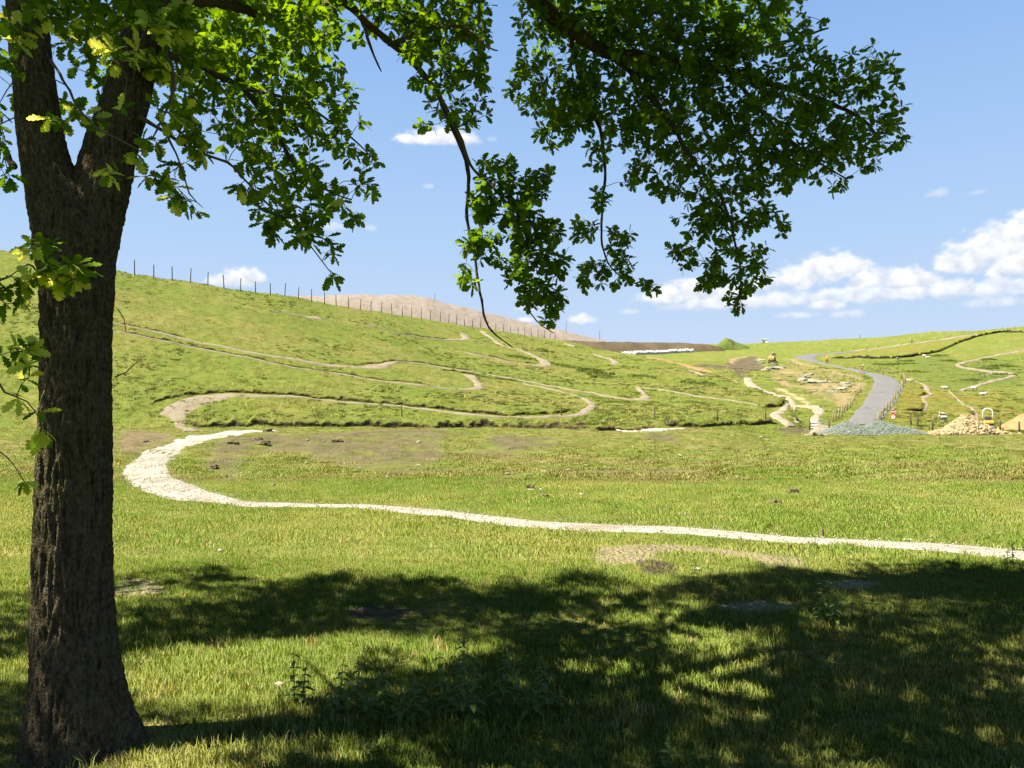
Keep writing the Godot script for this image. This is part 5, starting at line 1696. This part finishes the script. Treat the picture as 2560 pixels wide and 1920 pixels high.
func posts_and_fences() -> void:
	post_row(RIDGE_POSTS, 2.15, 0.075, M.post_dark, "%s thin dark fence post from the left along the hill crest", "fence posts on the hill crest")
	post_row(FOOT_POSTS, 1.15, 0.06, M.post_dark, "%s short dark stake from the left above the ditch", "stakes above the ditch", "wooden_stake")
	post_row(ROAD_POSTS, 1.25, 0.09, M.post_pale, "%s post going downhill of the fence outside the road bend", "fence posts right of the road")
	post_row(VERGE_POSTS, 1.2, 0.08, M.post_pale, "%s post going downhill on the road's grassy left verge", "fence posts left of the road")
	post_row(SAND_POSTS, 1.1, 0.07, M.post_pale, "%s post leftwards along the sandy path below the road", "posts along the sandy path")
	post_row(TRACK_POSTS, 1.5, 0.1, M.post_pale, "%s pale post from the left along the upper road", "fence posts along the upper road")
	post_row(YARD_POSTS, 0.95, 0.09, M.post_dark, "%s dark wooden post counted from the gravel pile end", "posts behind the piles", "wooden_post")
	# masts on the skyline
	var k := 0
	for m in [[1416.0, 826.0, 425.0, 6.2], [1500.0, 846.0, 425.0, 5.4], [2153.0, 842.0, 300.0, 2.0], [1086.0, 745.0, 420.0, 3.6]]:
		var u: float = (m[0] - 1280.0) / 2009.0
		var y: float = (1040.0 - m[1]) / 2009.0 * m[2] + EYE
		tag(place("mast", post_mesh(m[3], 0.11), M.post_dark, null, Vector3(u * m[2], y - 1.0, -m[2])), ["thin mast on the spoil heap's lower slope", "thin mast at the spoil heap's right end", "short mast on the right meadow skyline", "small marker pole on the spoil heap's shoulder"][k], "mast", "skyline masts")
		k += 1
	# dark bollard on the road edge
	var b := thing("bollard", "black bollard standing on the road edge by the grey gravel", "bollard", on_ground(BOLLARD[0], BOLLARD[1]))
	place("shaft", rod(Vector3.ZERO, Vector3.UP * 0.34, 0.11, 12), M.black, b)
	place("cap", disc(0.125, 0.05), M.black, b, Vector3.UP * 0.36).rotation.x = PI / 2
	# the no-entry sign with its second plate
	var g := thing("road_sign", "round red no entry sign above a second round plate", "road sign", on_ground(SIGN[0], SIGN[1]), -0.3)
	g.scale = Vector3.ONE * 1.0
	place("pole", rod(Vector3(0, -0.3, -0.04), Vector3(0, 1.62, -0.04), 0.03), M.metal, g)
	var d1 := place("no_entry_disc", disc(0.30, 0.02), M.red, g, Vector3(0, 1.28, 0))
	place("white_bar", block(Vector3(0.42, 0.10, 0.012), 0.003), M.white, d1, Vector3(0, 0, 0.014))
	var rim := ring(0.29, 0.012, false)
	place("rim", rim, M.white, d1, Vector3(0, 0, 0.008))
	var d2 := place("plate", disc(0.28, 0.02), M.red, g, Vector3(0, 0.68, 0))
	place("plate_face", disc(0.205, 0.012), M.white, d2, Vector3(0, 0, 0.012))
	place("symbol", joined([block(Vector3(0.05, 0.19, 0.01), 0.003), block(Vector3(0.11, 0.07, 0.01), 0.003, Vector3(0, 0.02, 0))]), M.black, d2, Vector3(0, 0, 0.022))
	# stake by the near path
	tag(place("wooden_stake", post_mesh(0.13, 0.016), M.post_dark, null, on_ground(4.13, -10.75)), "short broken stake beside the near gravel path", "stake")

# ------------------------------------------------------------------ piles and roller
func pile(called: String, label: String, centre: Vector3, rx: float, rz: float, humps: Array, mat: Material, stone: Mesh, stones: int, colors: Array, size: Vector2) -> void:
	var o := thing(called, label, "pile", on_ground(centre.x, centre.z))
	var hgt := func(x: float, z: float) -> float:
		var s := 0.0
		for h in humps:
			var dx: float = (x - h[0]) / h[2]
			var dz: float = z / h[3]
			s = maxf(s, h[1] * maxf(0.0, 1.0 - pow(dx * dx + dz * dz, 0.6)))
		return s + clump.get_noise_2d(x * 2.5, z * 2.5) * 0.10 * minf(s * 3.0, 1.0)
	var v := PackedVector3Array()
	var cols := PackedColorArray()
	var idx := PackedInt32Array()
	var nx := 90
	var nz := 40
	for i in nx + 1:
		for j in nz + 1:
			var x := lerpf(-rx, rx, float(i) / nx)
			var z := lerpf(-rz, rz, float(j) / nz)
			var y: float = hgt.call(x, z)
			v.append(Vector3(x, y - (0.12 if y < 0.02 else 0.0), z))
			var c: Color = colors[0]
			cols.append(c.lerp(colors[1], clampf(0.5 + clump.get_noise_2d(x * 3.0, z * 3.0) * 1.5, 0, 1)))
	for i in nx:
		for j in nz:
			var a := i * (nz + 1) + j
			var b := a + nz + 1
			idx.append_array([a, b, a + 1, a + 1, b, b + 1])
	place("heap", commit(v, idx, true, cols), mat, o)
	var mm := MultiMesh.new()
	mm.transform_format = MultiMesh.TRANSFORM_3D
	mm.use_colors = true
	mm.mesh = stone
	var where: Array[Transform3D] = []
	while where.size() < stones:
		var x := rng.randf_range(-rx, rx)
		var z := rng.randf_range(-rz, rz)
		var y: float = hgt.call(x, z)
		if y < 0.03 and rng.randf() < 0.96:
			continue
		var s := rng.randf_range(size.x, size.y)
		where.append(Transform3D(Basis.from_euler(Vector3(rng.randf() * 6, rng.randf() * 6, rng.randf() * 6)).scaled(Vector3(s, s, s)), Vector3(x, y + s * 0.15, z)))
	mm.instance_count = stones
	for i in stones:
		mm.set_instance_transform(i, where[i])
		var c: Color = colors[0]
		mm.set_instance_color(i, c.lerp(colors[1], rng.randf()))
	var f := MultiMeshInstance3D.new()
	f.name = "stones"
	f.multimesh = mm
	f.material_override = M.tan_stone
	f.set_meta("kind", "stuff")
	o.add_child(f)

func yard() -> void:
	pile("gravel_pile", "low blue grey gravel pile at the road end", Vector3(31.6, 0, -70.5), 5.2, 2.4, [[-2.2, 1.15, 2.6, 2.2], [0.6, 1.22, 3.0, 2.2], [2.4, 0.75, 2.6, 1.8], [-3.4, 0.5, 1.8, 1.8]], M.soil, boulder(3, 0.7, 0.3, 5), 5200, [Color(0.115, 0.135, 0.148), Color(0.17, 0.19, 0.20)], Vector2(0.025, 0.09))
	pile("stone_pile", "heap of tan broken stones beside the yellow roller", Vector3(39.6, 0, -70.0), 3.6, 2.2, [[0.0, 1.68, 2.3, 2.0], [1.6, 0.42, 1.9, 1.4], [-1.6, 0.5, 1.6, 1.6]], M.soil, boulder(5, 0.45, 0.4, 5), 2100, [Color(0.20, 0.145, 0.095), Color(0.37, 0.295, 0.215)], Vector2(0.05, 0.24))
	pile("sand_heap", "smooth orange sand heap cut by the picture's edge", Vector3(52.4, 0, -78.0), 5.5, 4.0, [[0.0, 2.7, 5.2, 3.8]], M.soil, boulder(6, 0.7, 0.3, 4), 60, [Color(0.25, 0.17, 0.095), Color(0.29, 0.20, 0.12)], Vector2(0.03, 0.06))
	# small road roller with a white roll bar
	var r := thing("road_roller", "small yellow road roller with tall white roll bar", "roller", on_ground(44.7, -75.5), -0.45)
	r.scale = Vector3.ONE * 0.88
	for s in [-1, 1]:
		var w := place("drum", rod(Vector3(-0.5, 0, 0), Vector3(0.5, 0, 0), 0.36, 24), M.steel, r, Vector3(0, 0.36, 0.78 * s))
		place("drum_hub", rod(Vector3(-0.54, 0, 0), Vector3(0.54, 0, 0), 0.10, 12), M.black, w)
	place("chassis", joined([block(Vector3(1.0, 0.5, 1.0), 0.06, Vector3(0, 0.72, 0)), block(Vector3(0.96, 0.34, 0.8), 0.08, Vector3(0, 0.98, 0.72)), block(Vector3(0.96, 0.3, 0.7), 0.08, Vector3(0, 0.94, -0.75))]), M.yellow, r)
	place("seat", joined([block(Vector3(0.55, 0.14, 0.5), 0.05, Vector3(0, 1.12, -0.05)), block(Vector3(0.55, 0.5, 0.14), 0.05, Vector3(0, 1.38, -0.30))]), M.black, r)
	place("console", joined([block(Vector3(0.4, 0.4, 0.16), 0.04, Vector3(0, 1.25, 0.5)), rod(Vector3(0, 1.4, 0.42), Vector3(0, 1.5, 0.36), 0.02), ]), M.black, r)
	var hoop: Array[Vector3] = []
	var hr: Array[float] = []
	for i in 25:
		var t := PI * i / 24.0
		var q := Vector3(cos(t) * 0.46, 2.05 + sin(t) * 0.42, -0.36)
		if i == 0: 
			hoop.append(Vector3(0.46, 0.95, -0.36))
			hr.append(0.05)
		hoop.append(q)
		hr.append(0.05)
	hoop.append(Vector3(-0.46, 0.95, -0.36))
	hr.append(0.05)
	place("roll_bar", tube(hoop, hr, 10), M.white, r)
	# yellow crate and pale kerb line behind the posts
	var c := thing("yellow_crate", "small pale yellow crate between the posts near the sand heap", "crate", on_ground(46.3, -76.2))
	for s in [-1, 1]:
		place("side", block(Vector3(0.4, 0.34, 0.03), 0.006, Vector3(0, 0.17, 0.18 * s)), M.yellow, c)
		place("side", block(Vector3(0.03, 0.34, 0.33), 0.006, Vector3(0.185 * s, 0.17, 0)), M.yellow, c)
	place("bottom", block(Vector3(0.36, 0.03, 0.33), 0.006, Vector3(0, 0.02, 0)), M.yellow, c)

# ------------------------------------------------------------------ valley: rocks, excavator, bags, cabin
func valley() -> void:
	var rocks := []
	for i in 5:
		rocks.append(boulder(60 + i, 0.62, 0.4, 9))
	var places := ["beside the excavator", "in the rocks below the excavator", "in the middle outcrop", "in the outcrop nearest the road", "by the haul track", "on the right meadow"]
	var zone_count := [0, 0, 0, 0, 0, 0]
	for i in BOULDERS.size() / 2:
		var zone := 0 if i < 2 else 1 if i < 9 else 2 if i < 19 else 3 if i < 26 else 4 if i < 32 else 5
		var x := BOULDERS[i * 2]
		var z := BOULDERS[i * 2 + 1]
		var s := rng.randf_range(0.55, 1.15) * (-z / 150.0) * (1.0 if zone in [1, 2, 3] else 0.8)
		var o := place("boulder", rocks[i % 5], M.pale_stone if i % 3 == 0 else M.rock, null, on_ground(x, z, -0.15 * s))
		o.rotation = Vector3(rng.randf_range(-0.25, 0.25), rng.randf() * TAU, rng.randf_range(-0.25, 0.25))
		o.scale = Vector3(1.5, 0.8, 1.0) * s
		tag(o, "%s pale grey boulder %s" % [ordinal(zone_count[zone]), places[zone]], "boulder", "boulders in the valley")
		zone_count[zone] += 1
	# excavator at the head of the dig
	var e := thing("excavator", "yellow excavator with dark cab at the head of the dig", "excavator", on_ground(66.9, -206.0), 2.6)
	for s in [-1, 1]:
		var outline: Array[Vector3] = []
		var rr: Array[float] = []
		for i in 21:
			var t := TAU * i / 20.0
			outline.append(Vector3(0.75 * s, 0.36 + sin(t) * 0.28, cos(t) * 0.35 + signf(cos(t)) * 0.75))
			rr.append(0.11)
		place("track", joined([tube(outline, rr, 6), block(Vector3(0.22, 0.4, 1.6), 0.05, Vector3(0.75 * s, 0.36, 0))]), M.rubber, e)
	place("undercarriage", block(Vector3(1.2, 0.3, 1.1), 0.05, Vector3(0, 0.5, 0)), M.steel, e)
	place("house", joined([block(Vector3(1.6, 0.75, 1.9), 0.1, Vector3(0, 1.15, -0.35)), block(Vector3(1.4, 0.35, 0.9), 0.1, Vector3(0, 1.65, -0.75))]), M.ochre, e)
	var cab := place("cab", joined([block(Vector3(0.9, 0.12, 1.1), 0.03, Vector3(-0.35, 2.6, 0.25)), block(Vector3(0.9, 0.5, 1.1), 0.04, Vector3(-0.35, 1.7, 0.25)), rod(Vector3(-0.76, 1.9, 0.75), Vector3(-0.76, 2.6, 0.7), 0.05), rod(Vector3(0.05, 1.9, 0.75), Vector3(0.05, 2.6, 0.7), 0.05), rod(Vector3(-0.76, 1.9, -0.25), Vector3(-0.76, 2.6, -0.25), 0.05), rod(Vector3(0.05, 1.9, -0.25), Vector3(0.05, 2.6, -0.25), 0.05)]), M.black, e)
	place("window", block(Vector3(0.8, 0.62, 0.98), 0.02, Vector3(-0.35, 2.26, 0.25)), M.glass, cab)
	var bp: Array[Vector3] = [Vector3(0.35, 1.3, 0.6), Vector3(0.35, 2.5, 1.4), Vector3(0.35, 3.1, 2.3)]
	var br: Array[float] = [0.17, 0.16, 0.12]
	var boom := place("boom", tube(bp, br, 6), M.ochre, e)
	place("arm", rod(Vector3(0.35, 3.2, 2.2), Vector3(0.35, 1.4, 2.75), 0.11, 6), M.ochre, boom)
	place("bucket", hull(PackedVector3Array([Vector3(0.0, 1.4, 2.6), Vector3(0.7, 1.4, 2.6), Vector3(0.0, 1.4, 3.0), Vector3(0.7, 1.4, 3.0), Vector3(0.0, 0.9, 2.5), Vector3(0.7, 0.9, 2.5), Vector3(0.0, 0.75, 2.75), Vector3(0.7, 0.75, 2.75), Vector3(0.0, 1.0, 3.05), Vector3(0.7, 1.0, 3.05)])), M.steel, boom)
	# white bulk bags in a row
	var shape := bag_mesh()
	for i in BAGS.size() / 2:
		var g := thing("bulk_bag", "%s filled white bulk bag, counted along the row below the embankment" % ordinal(i), "bag", on_ground(BAGS[i * 2], BAGS[i * 2 + 1], -0.1), rng.randf_range(-0.3, 0.3), "white bulk bags")
		var bm := place("sack", shape, M.bag, g)
		bm.scale = Vector3(0.85, rng.randf_range(0.85, 1.15), 0.9)
		for s in [-1, 1]:
			var lp: Array[Vector3] = [Vector3(-0.35, 1.15, 0.3 * s), Vector3(-0.1, 1.42, 0.2 * s), Vector3(0.15, 1.40, 0.2 * s), Vector3(0.35, 1.15, 0.3 * s)]
			var lr: Array[float] = [0.04, 0.035, 0.035, 0.04]
			place("lifting_loop", tube(lp, lr, 5), M.bag, g)
	# site cabin on the skyline
	var y := height(94.5, -301.0)
	var cb := thing("site_cabin", "small white site cabin with grey tank on the skyline", "cabin", Vector3(94.5, y - 0.3, -301.0), -0.3)
	place("wall", block(Vector3(2.9, 1.5, 1.8), 0.04, Vector3(0.6, 0.75, 0)), M.white, cb)
	cb.scale = Vector3.ONE * 0.8
	place("roof", block(Vector3(3.1, 0.12, 2.0), 0.03, Vector3(0.6, 1.56, 0)), M.metal, cb)
	place("tank", block(Vector3(0.9, 2.4, 1.0), 0.08, Vector3(-0.55, 1.2, 1.2)), M.metal, cb)
	for i in 4:
		place("railing_post", rod(Vector3(0.2 + i * 0.6, 1.6, 0.8), Vector3(0.2 + i * 0.6, 2.4, 0.8), 0.05), M.metal, cb)
	# gate at the lower end of the haul track
	var gt := thing("field_gate", "low grey metal gate between the haul track and road", "gate", on_ground(29.6, -77.5), -0.2)
	for s in [-1, 1]:
		place("gate_post", rod(Vector3(0.9 * s, -0.3, 0), Vector3(0.9 * s, 1.15, 0), 0.07), M.post_dark, gt)
	for i in 4:
		place("rail", rod(Vector3(-0.85, 0.25 + i * 0.25, 0), Vector3(0.85, 0.25 + i * 0.25, 0), 0.025), M.metal, gt)

func bag_mesh() -> ArrayMesh:
	var v := PackedVector3Array()
	var idx := PackedInt32Array()
	var rows := 9
	var sides := 20
	for i in rows + 1:
		var t := float(i) / rows
		var r := 0.46 + 0.10 * sin(t * PI) - (0.28 * smoothstep(0.82, 1.0, t))
		if i == 0: r *= 0.85
		for s in sides:
			var a := TAU * s / sides
			var sq := pow(pow(absf(cos(a)), 4.0) + pow(absf(sin(a)), 4.0), -0.25)
			v.append(Vector3(cos(a) * r * sq, t * 1.2, sin(a) * r * sq))
	var top := v.size()
	v.append(Vector3(0, 1.3, 0))
	for i in rows:
		for s in sides:
			var a := i * sides + s
			var b := i * sides + (s + 1) % sides
			idx.append_array([a, a + sides, b, b, a + sides, b + sides])
	for s in sides:
		idx.append_array([rows * sides + s, top, rows * sides + (s + 1) % sides])
	return commit(v, idx)

# ------------------------------------------------------------------ cyclists and sheep
func rider_mesh(jersey: Color) -> ArrayMesh:
	var V := func(x: float, y: float, z: float) -> Vector3: return Vector3(x, y, z)
	var bones := [
		[Vector3(0, 0.98, -0.22), Vector3(0, 1.18, -0.05), 0.15, 0.15], [Vector3(0, 1.18, -0.05), Vector3(0, 1.36, 0.12), 0.15, 0.16],
		[Vector3(0, 1.40, 0.17), Vector3(0, 1.50, 0.24), 0.06, 0.055], [Vector3(0, 1.60, 0.28), Vector3(0, 1.66, 0.27), 0.10, 0.105],
	]
	for s in [-1, 1]:
		bones.append([Vector3(0.19 * s, 1.37, 0.14), Vector3(0.23 * s, 1.14, 0.30), 0.06, 0.047])
		bones.append([Vector3(0.23 * s, 1.14, 0.30), Vector3(0.22 * s, 1.02, 0.52), 0.045, 0.035])
		bones.append([Vector3(0.22 * s, 1.02, 0.52), Vector3(0.22 * s, 0.99, 0.59), 0.035, 0.03])
	bones.append([Vector3(0.10, 0.95, -0.20), Vector3(0.11, 0.84, 0.24), 0.095, 0.065])
	bones.append([Vector3(0.11, 0.84, 0.24), Vector3(0.12, 0.48, 0.10), 0.06, 0.04])
	bones.append([Vector3(0.12, 0.44, 0.08), Vector3(0.12, 0.41, 0.24), 0.042, 0.035])
	bones.append([Vector3(-0.10, 0.95, -0.20), Vector3(-0.11, 0.58, 0.10), 0.095, 0.065])
	bones.append([Vector3(-0.11, 0.58, 0.10), Vector3(-0.12, 0.18, -0.02), 0.06, 0.04])
	bones.append([Vector3(-0.12, 0.13, -0.04), Vector3(-0.12, 0.11, 0.12), 0.042, 0.035])
	return body(bones, 0.032, 0.05, func(p: Vector3) -> Color:
		if p.y > 1.66: return Color(0.45, 0.44, 0.42)
		if p.y > 1.45: return Color(0.38, 0.22, 0.15)
		if absf(p.x) > 0.165 and p.z > 0.24: return Color(0.38, 0.22, 0.15)
		if p.y > 1.0 and p.z < 0.33: return jersey
		if p.y > 0.66 or (p.z < 0.0 and p.y > 0.8): return Color(0.03, 0.03, 0.035)
		if p.y > 0.2: return Color(0.36, 0.21, 0.15)
		return Color(0.12, 0.12, 0.12))

func bicycle(at: Vector3, turn: float, pitch: float, label: String) -> void:
	var b := thing("bicycle", label, "bicycle", at, turn, "ridden bicycles")
	b.rotation.x = pitch
	for s in [-1, 1]:
		var w := place("wheel", ring(0.33, 0.018), M.rubber, b, Vector3(0, 0.35, 0.52 * s))
		var sp := []
		for i in 8:
			var a := TAU * i / 8.0
			sp.append(rod(Vector3.ZERO, Vector3(0, sin(a) * 0.32, cos(a) * 0.32), 0.003, 4))
		place("spokes", joined(sp), M.metal, w)
	place("frame", joined([rod(Vector3(0, 0.35, -0.52), Vector3(0, 0.30, -0.02), 0.014), rod(Vector3(0, 0.30, -0.02), Vector3(0, 0.82, -0.2), 0.018), rod(Vector3(0, 0.30, -0.02), Vector3(0, 0.80, 0.38), 0.02), rod(Vector3(0, 0.76, -0.18), Vector3(0, 0.86, 0.36), 0.018), rod(Vector3(0, 0.35, -0.52), Vector3(0, 0.76, -0.18), 0.012)]), M.red, b)
	place("fork", rod(Vector3(0, 0.35, 0.52), Vector3(0, 0.93, 0.36), 0.016), M.metal, b)
	place("handlebar", rod(Vector3(-0.24, 0.96, 0.56), Vector3(0.24, 0.96, 0.56), 0.014), M.black, b)
	place("saddle", block(Vector3(0.14, 0.06, 0.26), 0.02, Vector3(0, 0.86, -0.22)), M.black, b)

func people_and_sheep() -> void:
	var specs := [[2.1, Color(0.30, 0.05, 0.03), "cyclist in red top riding up the bend by the dark trench", "bicycle under the cyclist in red near the trench end"], [0.15, Color(0.04, 0.04, 0.05), "cyclist in black top riding on the road above the bend", "bicycle under the cyclist in black on the road"], [-1.4, Color(0.16, 0.13, 0.11), "cyclist bent forward on the upper road along the fence", "bicycle of the cyclist on the upper road"]]
	for i in 3:
		var x := CYCLISTS[i * 2]
		var z := CYCLISTS[i * 2 + 1]
		var p := on_ground(x, z, 0.13)
		var turn: float = specs[i][0]
		var fwd := Vector3(sin(turn), 0, cos(turn))
		var rise := height(x + fwd.x * 0.6, z + fwd.z * 0.6) - height(x - fwd.x * 0.6, z - fwd.z * 0.6)
		var pitch := -atan(rise / 1.2)
		bicycle(p, turn, pitch, specs[i][3])
		var o := place("person", rider_mesh(specs[i][1]), M.skin_clothes, null, p)
		o.rotation = Vector3(pitch, turn, 0)
		tag(o, specs[i][2], "person", "cyclists")
	var sheep := body([
		[Vector3(0, 0.62, -0.34), Vector3(0, 0.64, 0.28), 0.25, 0.23], [Vector3(0, 0.70, 0.34), Vector3(0, 0.82, 0.50), 0.13, 0.10], [Vector3(0, 0.84, 0.52), Vector3(0, 0.74, 0.70), 0.085, 0.05],
		[Vector3(0.13, 0.5, 0.26), Vector3(0.13, 0.28, 0.25), 0.07, 0.045], [Vector3(0.13, 0.28, 0.25), Vector3(0.13, 0.03, 0.27), 0.042, 0.036], [Vector3(-0.13, 0.5, 0.26), Vector3(-0.13, 0.28, 0.25), 0.07, 0.045], [Vector3(-0.13, 0.28, 0.25), Vector3(-0.13, 0.03, 0.27), 0.042, 0.036],
		[Vector3(0.13, 0.52, -0.34), Vector3(0.14, 0.32, -0.42), 0.09, 0.045], [Vector3(0.14, 0.32, -0.42), Vector3(0.13, 0.03, -0.38), 0.042, 0.036], [Vector3(-0.13, 0.52, -0.34), Vector3(-0.14, 0.32, -0.42), 0.09, 0.045], [Vector3(-0.14, 0.32, -0.42), Vector3(-0.13, 0.03, -0.38), 0.042, 0.036],
		[Vector3(0.07, 0.90, 0.50), Vector3(0.17, 0.88, 0.47), 0.028, 0.022], [Vector3(-0.07, 0.90, 0.50), Vector3(-0.17, 0.88, 0.47), 0.028, 0.022], [Vector3(0, 0.66, -0.56), Vector3(0, 0.46, -0.62), 0.04, 0.03]], 0.035, 0.06, func(_p: Vector3) -> Color: return Color.WHITE)
	var says := ["left one of two sheep grazing under the dark trench", "right one of two sheep grazing under the dark trench", "lone sheep just below the long dark trench", "sheep at the top of the straight sandy trail", "sheep right under the lower end of the double bend trail", "sheep standing alone in the meadow above the roller", "sheep above the tan stone pile", "sheep nearest the tan stone pile"]
	for i in SHEEP.size() / 2:
		var o := place("sheep", sheep, M.wool, null, on_ground(SHEEP[i * 2], SHEEP[i * 2 + 1], 0.0))
		o.rotation.y = rng.randf() * TAU
		o.scale = Vector3.ONE * 0.9
		tag(o, says[i], "sheep", "sheep on the meadow")

# ------------------------------------------------------------------ stones and clods on the field
func field_details() -> void:
	var shapes := []
	for i in 4:
		shapes.append(boulder(90 + i, 0.55, 0.4, 6))
	var xs := []
	for i in FIELD_STONES.size() / 2:
		xs.append([FIELD_STONES[i * 2], FIELD_STONES[i * 2 + 1]])
	xs.sort_custom(func(a, b): return a[0] / -a[1] < b[0] / -b[1])
	for i in xs.size():
		var s: float = rng.randf_range(0.05, 0.11) * clampf(-xs[i][1] / 35.0, 0.35, 1.6)
		var o := place("field_stone", shapes[i % 4], M.pale_stone, null, on_ground(xs[i][0], xs[i][1], 0.02))
		o.scale = Vector3(1.5, 1.0, 1.1) * s
		o.rotation.y = rng.randf() * TAU
		tag(o, "%s pale stone counted from the left across the pasture" % ordinal(i), "stone", "pale stones in the pasture")
	var cl := []
	for i in EARTH_CLODS.size() / 2:
		cl.append([EARTH_CLODS[i * 2], EARTH_CLODS[i * 2 + 1]])
	cl.sort_custom(func(a, b): return a[0] / -a[1] < b[0] / -b[1])
	var earth := plain(lin(0.085, 0.066, 0.05), 1.0)
	earth.albedo_texture = M.rock.albedo_texture
	earth.uv1_triplanar = true
	for i in cl.size():
		var s: float = clampf(-cl[i][1] / 60.0, 0.15, 1.0) * rng.randf_range(0.25, 0.5)
		var o := place("earth_clod", boulder(120 + i, 0.5, 0.7, 12), earth, null, on_ground(cl[i][0], cl[i][1], 0.1 * s))
		o.scale = Vector3(1.2, 1.15, 0.9) * s
		o.rotation.y = rng.randf_range(-0.5, 0.5)
		tag(o, "%s dark earth clod counted from the left across the pasture" % ordinal(i), "earth clod", "clods of dug earth")
	# loose chippings along the near path
	var mm := MultiMesh.new()
	mm.transform_format = MultiMesh.TRANSFORM_3D
	mm.use_colors = true
	mm.mesh = boulder(33, 0.6, 0.4, 4)
	var where: Array[Transform3D] = []
	for k in occupied:
		if k.y < -260 or k.y > -20 or k.x > 60:
			continue
		for q in (9 if k.y > -90 else 3):
			var x: float = (k.x + rng.randf() * 1.5 - 0.25) / 4.0
			var z: float = (k.y + rng.randf() * 1.5 - 0.25) / 4.0
			var s := rng.randf_range(0.006, 0.016) * (1.0 if k.y > -90 else 1.25)
			where.append(Transform3D(Basis.from_euler(Vector3(rng.randf() * 6, rng.randf() * 6, 0)).scaled(Vector3(s, s, s)), on_ground(x, z, 0.028 + z * -0.0004)))
	mm.instance_count = where.size()
	for i in where.size():
		mm.set_instance_transform(i, where[i])
		var g := rng.randf_range(0.7, 1.15)
		mm.set_instance_color(i, Color(0.34, 0.315, 0.265) * g)
	var o := MultiMeshInstance3D.new()
	o.name = "gravel"
	o.multimesh = mm
	o.material_override = M.tan_stone
	add_child(o)
	tag(o, "loose pale chippings on the near path", "gravel", "", "stuff")

# ------------------------------------------------------------------ nettles
func nettle_leaf() -> ArrayMesh:
	var v := PackedVector3Array()
	var idx := PackedInt32Array()
	var half := [[0.0, 0.01], [0.12, 0.16], [0.28, 0.27], [0.45, 0.25], [0.65, 0.17], [0.85, 0.07], [1.0, 0.0]]
	for h in half:
		var z: float = h[0]
		var w: float = h[1]
		v.append_array([Vector3(0, -0.3 * z * z, z), Vector3(-w, -0.3 * z * z + w * 0.3, z), Vector3(w, -0.3 * z * z + w * 0.3, z)])
	for i in half.size() - 1:
		var a := i * 3
		idx.append_array([a, a + 1, a + 4, a, a + 4, a + 3, a, a + 5, a + 2, a, a + 3, a + 5])
	return commit(v, idx)

func nettles() -> void:
	var leaf := nettle_leaf()
	var spots := []
	for i in range(0, NETTLES.size(), 3):
		spots.append([NETTLES[i], NETTLES[i + 1], NETTLES[i + 2]])
	spots.sort_custom(func(a, b): return a[0] / -a[1] < b[0] / -b[1])
	for i in spots.size():
		var tall: float = spots[i][2] * 1.05
		var n := thing("nettle_plant", "%s dark leafy nettle stem counted from the left in the shaded grass" % ordinal(i), "nettle", on_ground(spots[i][0], spots[i][1]), rng.randf() * TAU, "nettles in the grass")
		for stem_k in rng.randi_range(1, 3):
			var lean := Vector3(rng.randf_range(-0.22, 0.22), 1, rng.randf_range(-0.22, 0.22)).normalized()
			var foot := Vector3(rng.randf_range(-0.06, 0.06), -0.02, rng.randf_range(-0.06, 0.06)) * (0.0 if stem_k == 0 else 1.0)
			var h := tall * (1.0 if stem_k == 0 else rng.randf_range(0.55, 0.9))
			var p: Array[Vector3] = [foot, foot + lean * h * 0.5, foot + lean * h + Vector3(rng.randf_range(-0.02, 0.02), 0, 0)]
			var r: Array[float] = [0.004, 0.0032, 0.0015]
			place("stem", tube(p, r, 5), M.nettle, n)
			var pairs := maxi(3, int(h / 0.042))
			for k in pairs:
				var t := 0.18 + 0.82 * float(k) / pairs
				var at := foot + lean * h * t
				var turn := k * PI / 2 + rng.randf_range(-0.3, 0.3)
				var size := lerpf(0.085, 0.04, t) * rng.randf_range(0.8, 1.15)
				for s in 2:
					var an := turn + s * PI
					var o := place("leaf", leaf, M.nettle, n)
					var d := Vector3(cos(an), rng.randf_range(-0.35, 0.25), sin(an)).normalized()
					var zz := d
					var yy := (Vector3.UP - zz * zz.y).normalized()
					o.transform = Transform3D(Basis(yy.cross(zz) * size, yy * size, zz * size), at)
